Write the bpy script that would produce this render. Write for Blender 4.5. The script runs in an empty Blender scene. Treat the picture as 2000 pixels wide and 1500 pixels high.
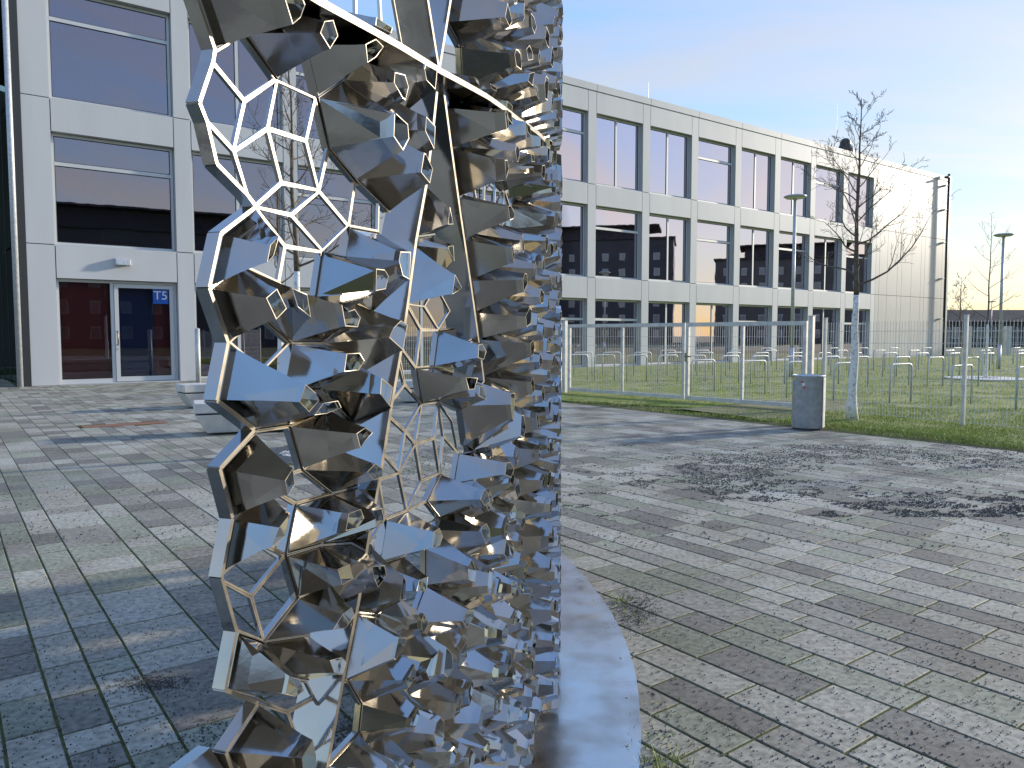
import bpy, bmesh, math, random
import numpy as np
from mathutils import Vector, Matrix, noise as mnoise
random.seed(7); rng = np.random.default_rng(7)
C = bpy.context.scene.collection
sc = bpy.context.scene
# ------------------------------------------------------------ camera, sky, sun, exposure
H = 1.4; F = 1500.0; PITCH = math.atan(95/1500)
cam = bpy.data.cameras.new('camera'); cam.sensor_width = 36; cam.lens = 27.0
cam.clip_start = .05; cam.clip_end = 3000
co = bpy.data.objects.new('camera', cam); C.objects.link(co)
co.location = (0, 0, H); co.rotation_euler = (math.pi/2-PITCH, 0, 0); sc.camera = co
SUN_AZ = math.radians(64); SUN_EL = math.radians(14)      # azimuth clockwise from +Y
w = bpy.data.worlds.new('World'); sc.world = w; w.use_nodes = True
nt = w.node_tree; nt.nodes.clear(); N_ = nt.nodes.new; L_ = nt.links.new
out = N_('ShaderNodeOutputWorld'); bg = N_('ShaderNodeBackground'); bg.inputs[1].default_value = 0.14
sky = N_('ShaderNodeTexSky'); sky.sky_type = 'NISHITA'; sky.sun_disc = False
sky.sun_elevation = SUN_EL; sky.sun_rotation = SUN_AZ; sky.air_density = 1.0; sky.dust_density = .7; sky.ozone_density = 2.4
hs = N_('ShaderNodeHueSaturation'); hs.inputs['Saturation'].default_value = 1.25; hs.inputs['Hue'].default_value = .506; L_(sky.outputs[0], hs.inputs['Color'])
tc = N_('ShaderNodeTexCoord'); sx = N_('ShaderNodeSeparateXYZ'); L_(tc.outputs['Generated'], sx.inputs[0])
zz = N_('ShaderNodeMath'); zz.operation = 'MAXIMUM'; zz.inputs[1].default_value = 0.0; L_(sx.outputs[2], zz.inputs[0])
za = N_('ShaderNodeMath'); za.operation = 'ADD'; za.inputs[1].default_value = 0.12; L_(zz.outputs[0], za.inputs[0])
dx = N_('ShaderNodeMath'); dx.operation = 'DIVIDE'; L_(sx.outputs[0], dx.inputs[0]); L_(za.outputs[0], dx.inputs[1])
dy = N_('ShaderNodeMath'); dy.operation = 'DIVIDE'; L_(sx.outputs[1], dy.inputs[0]); L_(za.outputs[0], dy.inputs[1])
cx = N_('ShaderNodeCombineXYZ'); L_(dx.outputs[0], cx.inputs[0]); L_(dy.outputs[0], cx.inputs[1])
mp = N_('ShaderNodeMapping'); mp.inputs['Rotation'].default_value = (0, 0, .5); mp.inputs['Scale'].default_value = (.45, 1.5, 1); L_(cx.outputs[0], mp.inputs[0])
nz = N_('ShaderNodeTexNoise'); nz.inputs['Scale'].default_value = .9; nz.inputs['Detail'].default_value = 9; nz.inputs['Roughness'].default_value = .56; nz.inputs['Distortion'].default_value = .6
L_(mp.outputs[0], nz.inputs['Vector'])
rp = N_('ShaderNodeValToRGB'); rp.color_ramp.elements[0].position = .42; rp.color_ramp.elements[1].position = .72
rp.color_ramp.elements[0].color = (.24, .24, .24, 1); rp.color_ramp.elements[1].color = (.80, .80, .80, 1); L_(nz.outputs[0], rp.inputs[0])
# thin high haze evens out the brightness round the sun: radiance is compressed, hue kept
b0 = N_('ShaderNodeRGBToBW'); L_(sky.outputs[0], b0.inputs[0])
dv = N_('ShaderNodeMath'); dv.operation = 'DIVIDE'; dv.inputs[0].default_value = 3.3; L_(b0.outputs[0], dv.inputs[1])
pw = N_('ShaderNodeMath'); pw.operation = 'POWER'; pw.inputs[1].default_value = .74; L_(dv.outputs[0], pw.inputs[0])
sc_ = N_('ShaderNodeVectorMath'); sc_.operation = 'SCALE'; L_(hs.outputs[0], sc_.inputs[0]); L_(pw.outputs[0], sc_.inputs['Scale'])
bw = N_('ShaderNodeRGBToBW'); L_(sc_.outputs[0], bw.inputs[0])
cm = N_('ShaderNodeMixRGB'); cm.blend_type = 'MULTIPLY'; cm.inputs[0].default_value = 1; cm.inputs[2].default_value = (1.20, 1.07, .90, 1); L_(bw.outputs[0], cm.inputs[1])
mx = N_('ShaderNodeMixRGB'); L_(rp.outputs[0], mx.inputs[0]); L_(sc_.outputs[0], mx.inputs[1]); L_(cm.outputs[0], mx.inputs[2])
L_(mx.outputs[0], bg.inputs[0]); L_(bg.outputs[0], out.inputs[0])
sl = bpy.data.lights.new('sun', 'SUN'); sl.energy = 3.1; sl.angle = math.radians(2.5); sl.color = (1, .90, .74)
so = bpy.data.objects.new('sun', sl); C.objects.link(so)
sd = Vector((math.sin(SUN_AZ)*math.cos(SUN_EL), math.cos(SUN_AZ)*math.cos(SUN_EL), math.sin(SUN_EL)))
so.rotation_euler = sd.to_track_quat('Z', 'Y').to_euler(); so.location = (30, 15, 20)
sc.view_settings.view_transform = 'Standard'; sc.view_settings.look = 'None'
sc.view_settings.gamma = 1; sc.view_settings.exposure = 0.92; sc.view_settings.use_curve_mapping = False
sc.cycles.max_bounces = 8; sc.cycles.glossy_bounces = 5; sc.cycles.transparent_max_bounces = 12
sc.cycles.caustics_reflective = False; sc.cycles.sample_clamp_indirect = 4

# ------------------------------------------------------------ surveying helpers (world metres)
_F = np.array([0, math.cos(PITCH), -math.sin(PITCH)]); _U = np.array([0, math.sin(PITCH), math.cos(PITCH)])
def ray(u, v): return np.array([(u-1000)/F, 0, 0])+_F+(750-v)/F*_U
def ground(u, v, h=0):
    d = ray(u, v); t = (h-H)/d[2]; return np.array([d[0]*t, d[1]*t])
def proj(P):
    q = np.array(P, float)-np.array([0, 0, H]); z = q@_F
    return 1000+F*q[0]/z, 750-F*(q@_U)/z, z
A_ = math.radians(53.35)
D = np.array([math.sin(A_), math.cos(A_)]); N = np.array([math.cos(A_), -math.sin(A_)])
P0 = np.array([-13.158, 20.996])
def fp(t, off, z): q = P0+D*t+N*off; return (q[0], q[1], z)

# ------------------------------------------------------------ object helpers
def put(name, verts, faces, mat, parent=None, smooth=False, mids=None, **kw):
    me = bpy.data.meshes.new(name); me.from_pydata([tuple(map(float, v)) for v in verts], [], [tuple(f) for f in faces])
    for m in (mat if isinstance(mat, (list, tuple)) else [mat]): me.materials.append(m)
    if mids is not None: me.polygons.foreach_set('material_index', list(mids))
    if smooth: me.polygons.foreach_set('use_smooth', [True]*len(me.polygons))
    me.update()
    o = bpy.data.objects.new(name, me); C.objects.link(o)
    if parent: o.parent = parent
    for k, v in kw.items(): o[k] = v
    return o
def root(name, label, cat, loc=(0, 0, 0), rz=0, group=None):
    o = bpy.data.objects.new(name, None); C.objects.link(o); o.location = loc; o.rotation_euler = (0, 0, rz)
    o.empty_display_size = .2; o['label'] = label; o['category'] = cat
    if group: o['group'] = group
    return o
def inst(name, me, parent, loc=(0, 0, 0)):
    o = bpy.data.objects.new(name, me); C.objects.link(o); o.location = loc
    if parent: o.parent = parent
    return o
class MB:
    def __init__(s): s.v = []; s.f = []; s.m = []
    def add(s, v, f, mi=0):
        n = len(s.v); s.v += [tuple(p) for p in v]; s.f += [tuple(i+n for i in q) for q in f]; s.m += [mi]*len(f)
    def box(s, x0, x1, y0, y1, z0, z1, tf=None, mi=0, taper=0):
        a = taper
        v = [(x0+a, y0+a, z0), (x1-a, y0+a, z0), (x1-a, y1-a, z0), (x0+a, y1-a, z0), (x0, y0, z1), (x1, y0, z1), (x1, y1, z1), (x0, y1, z1)]
        if tf: v = [tf(*p) for p in v]
        s.add(v, [(0, 3, 2, 1), (4, 5, 6, 7), (0, 1, 5, 4), (1, 2, 6, 5), (2, 3, 7, 6), (3, 0, 4, 7)], mi)
    def fbox(s, t0, t1, o0, o1, z0, z1, mi=0): s.box(t0, t1, o0, o1, z0, z1, fp, mi)
    def tube(s, pts, rad, n=8, cap=True, mi=0):
        pts = [Vector(p) for p in pts]; rings = []
        up = Vector((0, 0, 1)); prev = None
        for i, p in enumerate(pts):
            t = (pts[min(i+1, len(pts)-1)]-pts[max(i-1, 0)])
            t = t.normalized() if t.length > 1e-9 else up
            a = prev if prev is not None else (Vector((1, 0, 0)) if abs(t.x) < .8 else Vector((0, 1, 0)))
            u = (a-t*a.dot(t)); u = u.normalized() if u.length > 1e-6 else t.orthogonal().normalized()
            prev = u; b = t.cross(u); r = rad[i] if hasattr(rad, '__len__') else rad
            rings.append([p+u*(r*math.cos(6.28318*k/n))+b*(r*math.sin(6.28318*k/n)) for k in range(n)])
        v = [q for r_ in rings for q in r_]
        f = [(i*n+k, i*n+(k+1) % n, (i+1)*n+(k+1) % n, (i+1)*n+k) for i in range(len(pts)-1) for k in range(n)]
        if cap: f += [tuple(range(n))[::-1], tuple((len(pts)-1)*n+k for k in range(n))]
        s.add(v, f, mi)
    def lathe(s, prof, c=(0, 0), n=24, mi=0, ell=1.0):
        v = [(c[0]+r*math.cos(6.28318*k/n), c[1]+r*ell*math.sin(6.28318*k/n), z) for r, z in prof for k in range(n)]
        f = [(i*n+k, i*n+(k+1) % n, (i+1)*n+(k+1) % n, (i+1)*n+k) for i in range(len(prof)-1) for k in range(n)]
        f += [tuple(range(n))[::-1], tuple((len(prof)-1)*n+k for k in range(n))]
        s.add(v, f, mi)
    def build(s, name, mat, parent=None, smooth=False, **kw): return put(name, s.v, s.f, mat, parent, smooth, s.m, **kw)
def bevel(o, wdt=.01, seg=2):
    m = o.modifiers.new('bevel', 'BEVEL'); m.width = wdt; m.segments = seg; m.limit_method = 'ANGLE'; m.angle_limit = .6
    return o

# ------------------------------------------------------------ materials
def mat(name, col, rough=.6, metal=0, var=0, vscale=8, bump=0, bscale=60, col2=None, rvar=0, spec=None, detail=4, stretch=None, ramp=(.35, .65)):
    m = bpy.data.materials.new(name); m.use_nodes = True; t = m.node_tree; b = t.nodes['Principled BSDF']; l = t.links.new
    b.inputs['Base Color'].default_value = (*col, 1); b.inputs['Roughness'].default_value = rough; b.inputs['Metallic'].default_value = metal
    if spec is not None: b.inputs['Specular IOR Level'].default_value = spec
    g = t.nodes.new('ShaderNodeNewGeometry'); src = g.outputs['Position']
    if stretch:
        mpn = t.nodes.new('ShaderNodeMapping'); mpn.inputs['Scale'].default_value = stretch; l(src, mpn.inputs[0]); src = mpn.outputs[0]
    if var or col2:
        n = t.nodes.new('ShaderNodeTexNoise'); n.inputs['Scale'].default_value = vscale; n.inputs['Detail'].default_value = detail; l(src, n.inputs['Vector'])
        r = t.nodes.new('ShaderNodeValToRGB'); r.color_ramp.elements[0].position = ramp[0]; r.color_ramp.elements[1].position = ramp[1]
        c2 = col2 if col2 else tuple(min(1, c*(1+var)) for c in col); c1 = col if col2 else tuple(c*(1-var) for c in col)
        r.color_ramp.elements[0].color = (*c1, 1); r.color_ramp.elements[1].color = (*c2, 1)
        l(n.outputs[0], r.inputs[0]); l(r.outputs[0], b.inputs['Base Color'])
    if rvar:
        n = t.nodes.new('ShaderNodeTexNoise'); n.inputs['Scale'].default_value = vscale*1.7; n.inputs['Detail'].default_value = 6; l(src, n.inputs['Vector'])
        q = t.nodes.new('ShaderNodeMapRange'); q.inputs[1].default_value = .3; q.inputs[2].default_value = .7
        q.inputs[3].default_value = max(.02, rough-rvar); q.inputs[4].default_value = rough+rvar; l(n.outputs[0], q.inputs[0]); l(q.outputs[0], b.inputs['Roughness'])
    if bump:
        n = t.nodes.new('ShaderNodeTexNoise'); n.inputs['Scale'].default_value = bscale; n.inputs['Detail'].default_value = 5; l(src, n.inputs['Vector'])
        bp = t.nodes.new('ShaderNodeBump'); bp.inputs['Strength'].default_value = bump; bp.inputs['Distance'].default_value = .01; l(n.outputs[0], bp.inputs['Height']); l(bp.outputs[0], b.inputs['Normal'])
    return m
M = {}
M['steel'] = mat('polished_steel', (.46, .44, .41), .10, 1, var=.10, vscale=5, rvar=.06, bump=.018, bscale=30)
M['steel_edge'] = mat('steel_edge', (.25, .225, .19), .42, 1, rvar=.08, vscale=20)
M['steel_base'] = mat('steel_base_plate', (.60, .59, .57), .20, 1, col2=(.36, .30, .24), vscale=3.2, rvar=.13, detail=9, bump=.02, bscale=6, ramp=(.45, .68))
M['galv'] = mat('galvanised_steel', (.50, .53, .56), .45, .25, var=.13, vscale=14, rvar=.1, detail=8)
M['galv_light'] = mat('galvanised_frame', (.55, .56, .55), .55, .35, var=.12, vscale=9)
M['panel'] = mat('white_aluminium_panel', (.575, .59, .605), .5, .0, var=.04, vscale=1.1, spec=.3, stretch=(1, 1, .25), detail=7)
M['panel_gloss'] = mat('glossy_aluminium_panel', (.50, .50, .495), .36, .05, var=.03, vscale=.5, bump=.25, bscale=.35)
M['back'] = mat('joint_backing', (.06, .065, .07), .8)
M['jamb'] = mat('reveal_sheet', (.52, .55, .57), .5, .2)
M['frame'] = mat('window_frame', (.62, .64, .65), .45, .2)
M['gasket'] = mat('window_gasket', (.03, .03, .035), .6)
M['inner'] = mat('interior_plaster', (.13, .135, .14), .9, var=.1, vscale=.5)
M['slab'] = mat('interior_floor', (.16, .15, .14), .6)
M['red'] = mat('red_interior', (.42, .035, .03), .5)
M['blue'] = mat('blue_interior', (.03, .06, .28), .5)
M['wood'] = mat('wood_interior', (.45, .24, .09), .5, var=.2, vscale=3)
M['sign_blue'] = mat('sign_blue', (.01, .11, .48), .4)
M['white'] = mat('white_paint', (.8, .8, .78), .5)
M['dark'] = mat('dark_metal', (.04, .045, .05), .5, .3)
M['concrete'] = mat('light_concrete', (.62, .60, .55), .8, var=.10, vscale=6, bump=.25, bscale=90, detail=8)
M['barkw'] = mat('whitewashed_bark', (.80, .79, .76), .9, col2=(.34, .30, .25), vscale=22, bump=.8, bscale=60, ramp=(.52, .75))
M['bark'] = mat('dark_bark', (.10, .075, .055), .9, col2=(.17, .14, .10), vscale=30, bump=.6, bscale=80)
M['bark_far'] = mat('grey_brown_bark', (.17, .13, .10), .9, var=.2, vscale=5)
M['asphalt'] = mat('mulch_mat', (.17, .07, .045), .95, col2=(.30, .16, .11), vscale=45, bump=1, bscale=60)
M['gravel'] = mat('dark_gravel', (.085, .08, .068), .9, var=.3, vscale=80)
M['leaf'] = mat('conifer_needles', (.03, .06, .025), .8, var=.4, vscale=3)
M['roof'] = mat('dark_roof', (.06, .05, .05), .85, var=.2, vscale=1)
M['block'] = mat('dark_render_wall', (.075, .07, .07), .8, var=.1, vscale=.4)
M['block2'] = mat('brown_grey_wall', (.13, .115, .10), .85, var=.1, vscale=.4)
M['far_green'] = mat('bramble_green', (.05, .065, .03), .9, var=.4, vscale=.7)
M['grate'] = mat('cast_grate', (.16, .17, .18), .6, .4, var=.2, vscale=20)
M['sticker_y'] = mat('yellow_sticker', (.65, .55, .12), .5); M['sticker_b'] = mat('blue_sticker', (.18, .35, .62), .5)
M['sticker_r'] = mat('red_sticker', (.55, .06, .06), .5); M['sticker_w'] = mat('white_sticker', (.75, .72, .72), .5)
M['chair'] = mat('chair_shell', (.62, .65, .66), .5)
PC = [(.30, .29, .245), (.235, .225, .193), (.165, .158, .138), (.20, .212, .162), (.245, .255, .20), (.34, .325, .275)]
PM = [mat('paver_%s' % n, tuple(min(.50, x*1.55) for x in c), .78, col2=tuple(x*.86 for x in c), vscale=34, bump=.22, bscale=240, detail=8, ramp=(.38, .66))
      for n, c in zip(('pale', 'grey', 'charcoal', 'green', 'sage', 'light'), PC)]
def weather(m):      # faint large stains that run over the stones
    t = m.node_tree; b = t.nodes['Principled BSDF']; src = b.inputs['Base Color'].links[0].from_socket
    g = t.nodes.new('ShaderNodeNewGeometry'); n = t.nodes.new('ShaderNodeTexNoise'); n.inputs['Scale'].default_value = 1.1; n.inputs['Detail'].default_value = 8; n.inputs['Roughness'].default_value = .65
    t.links.new(g.outputs['Position'], n.inputs['Vector'])
    r = t.nodes.new('ShaderNodeValToRGB'); r.color_ramp.elements[0].position = .36; r.color_ramp.elements[1].position = .60
    r.color_ramp.elements[0].color = (.72, .70, .66, 1); r.color_ramp.elements[1].color = (1, 1, 1, 1); t.links.new(n.outputs[0], r.inputs[0])
    mm = t.nodes.new('ShaderNodeMixRGB'); mm.blend_type = 'MULTIPLY'; mm.inputs[0].default_value = 1
    t.links.new(src, mm.inputs[1]); t.links.new(r.outputs[0], mm.inputs[2]); t.links.new(mm.outputs[0], b.inputs['Base Color'])
for m in PM: weather(m)
M['joint'] = mat('mossy_joint', (.04, .052, .012), .95, col2=(.10, .115, .03), vscale=16, bump=1, bscale=200, detail=8)
M['grass'] = mat('grass_ground', (.17, .22, .028), .95, col2=(.30, .30, .12), vscale=1.3, bump=1, bscale=40, detail=10, ramp=(.44, .66))
M['earth'] = mat('worn_earth', (.21, .20, .12), .95, col2=(.15, .16, .055), vscale=4, bump=.6, bscale=60, detail=9)
M['blade'] = mat('grass_blade', (.24, .32, .035), .7, col2=(.33, .36, .08), vscale=2.5)
M['far_ground'] = mat('far_field', (.10, .11, .045), .95, var=.3, vscale=.1)
# glass: partly mirror, partly see-through
def glass(name, tint, refl, base):
    m = bpy.data.materials.new(name); m.use_nodes = True; t = m.node_tree; t.nodes.clear(); l = t.links.new
    o = t.nodes.new('ShaderNodeOutputMaterial'); tr = t.nodes.new('ShaderNodeBsdfTransparent'); gl = t.nodes.new('ShaderNodeBsdfGlossy')
    tr.inputs[0].default_value = (*tint, 1); gl.inputs[0].default_value = (*refl, 1); gl.inputs['Roughness'].default_value = .012
    fr = t.nodes.new('ShaderNodeFresnel'); fr.inputs[0].default_value = 1.5
    g = t.nodes.new('ShaderNodeNewGeometry'); nn = t.nodes.new('ShaderNodeTexNoise'); nn.inputs['Scale'].default_value = .8; l(g.outputs['Position'], nn.inputs['Vector'])
    bp = t.nodes.new('ShaderNodeBump'); bp.inputs['Strength'].default_value = .02; bp.inputs['Distance'].default_value = .05; l(nn.outputs[0], bp.inputs['Height']); l(bp.outputs[0], gl.inputs['Normal'])
    ad = t.nodes.new('ShaderNodeMath'); ad.operation = 'ADD'; ad.use_clamp = True; ad.inputs[1].default_value = base; l(fr.outputs[0], ad.inputs[0])
    mxn = t.nodes.new('ShaderNodeMixShader'); l(ad.outputs[0], mxn.inputs[0]); l(tr.outputs[0], mxn.inputs[1]); l(gl.outputs[0], mxn.inputs[2]); l(mxn.outputs[0], o.inputs[0])
    return m
M['glass'] = glass('coated_glass', (.42, .47, .50), (.62, .57, .66), .36)
M['glass_dark'] = glass('dark_glass', (.80, .80, .80), (.6, .62, .65), .06)
M['glass_green'] = glass('green_glass', (.16, .30, .26), (.45, .58, .52), .22)

# ------------------------------------------------------------ ground, pavement, grass
R_ = 900
put('ground', [(-R_, -R_, -.05), (R_, -R_, -.05), (R_, R_, -.05), (-R_, R_, -.05)], [(0, 1, 2, 3)], M['far_ground'], kind='structure')
def UW(u, w_): q = D*u+N*w_; return q[0], q[1]
W_FAC = float(N@P0)
pave = put('pavement', [(*UW(-60, W_FAC-12), -.0032), (*UW(60, W_FAC-12), -.0032), (*UW(60, 45), -.0032), (-60*D[0]+45*N[0], -60*D[1]+45*N[1], -.0032)], [(0, 3, 2, 1)], M['joint'], kind='structure')
edge = [ground(1060, 781), ground(1130, 786), ground(1200, 790), ground(1330, 796), ground(1400, 806), ground(1490, 820), ground(1600, 830), ground(1690, 838), ground(1850, 855), ground(2000, 876), ground(2150, 893), ground(2400, 925)]
edge = np.array(edge); ed = [0]
for i in range(1, len(edge)): ed.append(ed[-1]+np.linalg.norm(edge[i]-edge[i-1]))
def edge_at(k):
    s = k*ed[-1]; return np.array([np.interp(s, ed, edge[:, 0]), np.interp(s, ed, edge[:, 1])])
def far_at(k): q = P0+D*(18.0+k*62)+N*.02; return q
def in_grass(x, y, m=0):
    # beyond the edge polyline in view direction: compare along the line through the edge
    q = np.array([x, y]); w_ = q@N; u = q@D
    eu = edge@D; ew = edge@N
    if u < eu[0]-.0 or u > 75: return False
    return w_ < np.interp(u, eu, ew)-m
# stones
laid = []
u = -26.0
widths = [.165, .245, .245, .165, .205, .33, .165, .245]
k = 0
while u < 30:
    wd = random.choice(widths); w_ = -random.random()*.4+W_FAC-7.5
    while w_ < 9.5:
        ln = random.choice([.165, .245, .245, .33, .33, .41, .49, .57]); uc, wc = u+wd/2, w_+ln/2
        x, y = UW(uc, wc)
        ok = y > -6 and x < 13 and x > -24 and y < 30
        if wc < W_FAC and uc > float(D@P0)-.3: ok = False
        if ok and in_grass(x, y, .5): ok = False
        if ok and uc > float(edge[0]@D)-1.0 and wc < float(edge[0]@N)-2: ok = False
        if ok: laid.append((uc, wc, wd, ln, x, y))
        w_ += ln
    u += wd
tg = ground(590, 885); g_half = .62
mt0 = ground(245, 829)
def blocked(x, y):
    q = np.array([x, y]); a = q-tg
    if abs(a@D) < g_half and abs(a@N) < g_half: return True
    a = q-mt0
    if abs(a@D) < .62 and abs(a@N) < .20: return True
    return False
laid = [p for p in laid if not blocked(p[4], p[5])]
def colour_pick():
    return random.choices(range(6), [.23, .20, .20, .10, .10, .17])[0]
def vis(p):
    x, y = p[4], p[5]
    if y < .9: return 0
    px, py, z = proj((x, y, 0))
    if not (-60 < px < 2060 and -20 < py < 1560): return 0
    if 560 < px < 1230 and z < 3.6: return .2/z
    return p[2]*p[3]/z**3
order = sorted(range(len(laid)), key=lambda i: -vis(laid[i]))
near = set(order[:300])
ang = math.atan2(D[1], D[0]); G = .0046; cache = {}
big = MB()
for i, (uc, wc, wd, ln, x, y) in enumerate(laid):
    ci = colour_pick(); a, b = wd/2-G, ln/2-G; dz = random.uniform(-.0009, .0009); bv = .004
    if i in near:
        key = (wd, ln, ci)
        if key not in cache:
            v = [(-a, -b, -.03), (a, -b, -.03), (a, b, -.03), (-a, b, -.03), (-a, -b, -bv), (a, -b, -bv), (a, b, -bv), (-a, b, -bv),
                 (-a+bv, -b+bv, 0), (a-bv, -b+bv, 0), (a-bv, b-bv, 0), (-a+bv, b-bv, 0)]
            f = [(0, 1, 5, 4), (1, 2, 6, 5), (2, 3, 7, 6), (3, 0, 4, 7), (4, 5, 9, 8), (5, 6, 10, 9), (6, 7, 11, 10), (7, 4, 8, 11), (8, 9, 10, 11)]
            me = bpy.data.meshes.new('paver'); me.from_pydata(v, [], f); me.materials.append(PM[ci]); me.update(); cache[key] = me
        o = inst('paver', cache[key], pave, (x, y, dz)); o.rotation_euler = (random.uniform(-.002, .002), random.uniform(-.002, .002), ang)
    else:
        c_, s_ = math.cos(ang), math.sin(ang); dz += 0
        def tp(px, py, pz, x=x, y=y, c_=c_, s_=s_): return (x+px*c_-py*s_, y+px*s_+py*c_, pz+dz)
        sl_ = [random.uniform(-.001, .001) for _ in range(4)]
        v = [tp(-a, -b, -.03), tp(a, -b, -.03), tp(a, b, -.03), tp(-a, b, -.03), tp(-a, -b, sl_[0]), tp(a, -b, sl_[1]), tp(a, b, sl_[2]), tp(-a, b, sl_[3])]
        big.add(v, [(0, 1, 5, 4), (1, 2, 6, 5), (2, 3, 7, 6), (3, 0, 4, 7), (4, 5, 6, 7)], ci)
big.build('pavers', PM, pave, kind='stuff')
# lawn
nu, nv = 150, 60; gv = []; gf = []
for i in range(nu+1):
    k = i/nu; a = edge_at(k); b = far_at(k)
    for j in range(nv+1):
        q = j/nv; q = q**1.7; p = a*(1-q)+b*q
        jag = .10*mnoise.noise(Vector((p[0]*1.7, p[1]*1.7, 3)))+.05*mnoise.noise(Vector((p[0]*6, p[1]*6, 1))) if j == 0 else 0
        p = p-N*0+(N*jag)
        z = .004 if j == 0 else .022+.02*mnoise.noise(Vector((p[0]*.9, p[1]*.9, 0)))+.01*mnoise.noise(Vector((p[0]*5, p[1]*5, 0)))
        gv.append((p[0], p[1], z))
for i in range(nu):
    for j in range(nv):
        a = i*(nv+1)+j; gf.append((a, a+nv+1, a+nv+2, a+1))
put('lawn', gv, gf, M['grass'], smooth=True, kind='structure')
# worn path through the gate
pth = [ground(1310, 800), ground(1500, 824), ground(1760, 790), ground(1560, 775)]
pv = []; pf = []
for i in range(25):
    for j in range(13):
        a, b = i/24, j/12
        p = (pth[0]*(1-a)+pth[1]*a)*(1-b)+(pth[3]*(1-a)+pth[2]*a)*b
        if i in (0, 24): p = p+D*(.5*mnoise.noise(Vector((p[0]*1.5, p[1]*1.5, 5))))
        ed_ = min(i, 24-i, 12-j, 4)/4
        pv.append((p[0], p[1], .030*ed_+.008))
for i in range(24):
    for j in range(12): a = i*13+j; pf.append((a, a+13, a+14, a+1))
put('path', pv, pf, M['earth'], smooth=True, kind='structure')
def gz(x, y): return .022+.02*mnoise.noise(Vector((x*.9, y*.9, 0)))+.01*mnoise.noise(Vector((x*5, y*5, 0)))
gm = MB(); tries = 0; cnt = 0
while cnt < 75000 and tries < 400000:
    tries += 1
    uu = random.uniform(1060, 2080); vv = 700+240*random.random()**.9
    x, y = ground(uu, vv)
    if not in_grass(x, y, -.03*random.random()): continue
    if not in_grass(x, y, .25) and random.random() < .15: continue
    nzv = mnoise.noise(Vector((x*.8, y*.8, 7)))
    far = y > 14.5
    if far and nzv < .0 and random.random() < .7: continue
    dpt = max(.5, y/11)
    h_ = random.uniform(.015, .05)*(1.0 if not far else .8)*(1+.5*nzv); a = random.random()*6.28; wv = random.uniform(.003, .006)*dpt
    lx, ly = random.gauss(0, .02), random.gauss(0, .02); z = gz(x, y)-.008 if in_grass(x, y, .1) else .0
    gm.add([(x-wv*math.cos(a), y-wv*math.sin(a), z), (x+wv*math.cos(a), y+wv*math.sin(a), z), (x+lx, y+ly, z+h_)], [(0, 1, 2)]); cnt += 1
gm.build('grass', M['blade'], kind='stuff')
# grit and clods scattered over the stones, thicker where it has gathered
dm = MB(); n_ = 0
zones = [(860, 1480, 120, 50), (700, 1440, 60, 30), (470, 1450, 120, 40), (300, 1335, 60, 12), (1920, 905, 150, 16), (830, 900, 60, 30), (1240, 1190, 40, 25)]
while n_ < 22000:
    r_ = random.random()
    if r_ < .08: uu, vv = random.uniform(1050, 2050), 800+720*random.random()**.8
    elif r_ < .13: uu, vv = random.uniform(-20, 700), random.uniform(950, 1520)
    else:
        if r_ < .92:
            uu, vv = random.uniform(1100, 2060), random.uniform(868, 1010); x, y = ground(uu, vv)
            if mnoise.noise(Vector((x*.6, y*.6, 2)))+.8*mnoise.noise(Vector((x*3, y*5, 0)))+.6*mnoise.noise(Vector((x*11, y*14, 4))) < -.02+.32*abs(vv-925)/90+(.22 if uu < 1350 else 0): continue
        else: zc = random.choice(zones); uu, vv = random.gauss(zc[0], zc[2]*.6), random.gauss(zc[1], zc[3]*.75)
    if vv < 760: continue
    x, y = ground(uu, vv)
    if in_grass(x, y): continue
    s_ = random.uniform(.0022, .0048)*(1 if y < 5 else 1.9); z = 0.0015; a = random.random()*6
    pts = [(x+s_*math.cos(a+t_)*random.uniform(.7, 1.3), y+s_*math.sin(a+t_)*random.uniform(.7, 1.3), z) for t_ in (0, 1.57, 3.14, 4.71)]
    dm.add(pts+[(x, y, z+s_*random.uniform(.7, 1.2))], [(0, 1, 4), (1, 2, 4), (2, 3, 4), (3, 0, 4)]); n_ += 1
dm.build('grit', M['gravel'], kind='stuff')
# moss and weeds between stones near the plate
wm = MB()
for (uu, vv, n, hh, sp) in [(1213, 1178, 26, .05, .03), (1290, 1492, 120, .035, .05), (1225, 1200, 20, .03, .08), (1255, 1390, 30, .015, .08), (1258, 1440, 60, .02, .05), (650, 1090, 25, .02, .1)]:
    g0 = ground(uu, vv)
    for _ in range(n):
        x, y = g0[0]+random.gauss(0, sp), g0[1]+random.gauss(0, sp); a = random.random()*6.28; h_ = hh*random.uniform(.4, 1.3); l_ = h_*.7
        wm.add([(x-.0022*math.cos(a), y-.0022*math.sin(a), 0), (x+.0022*math.cos(a), y+.0022*math.sin(a), 0), (x+random.gauss(0, l_), y+random.gauss(0, l_), h_)], [(0, 1, 2)])
wm.build('weeds', M['blade'], kind='stuff')

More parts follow.
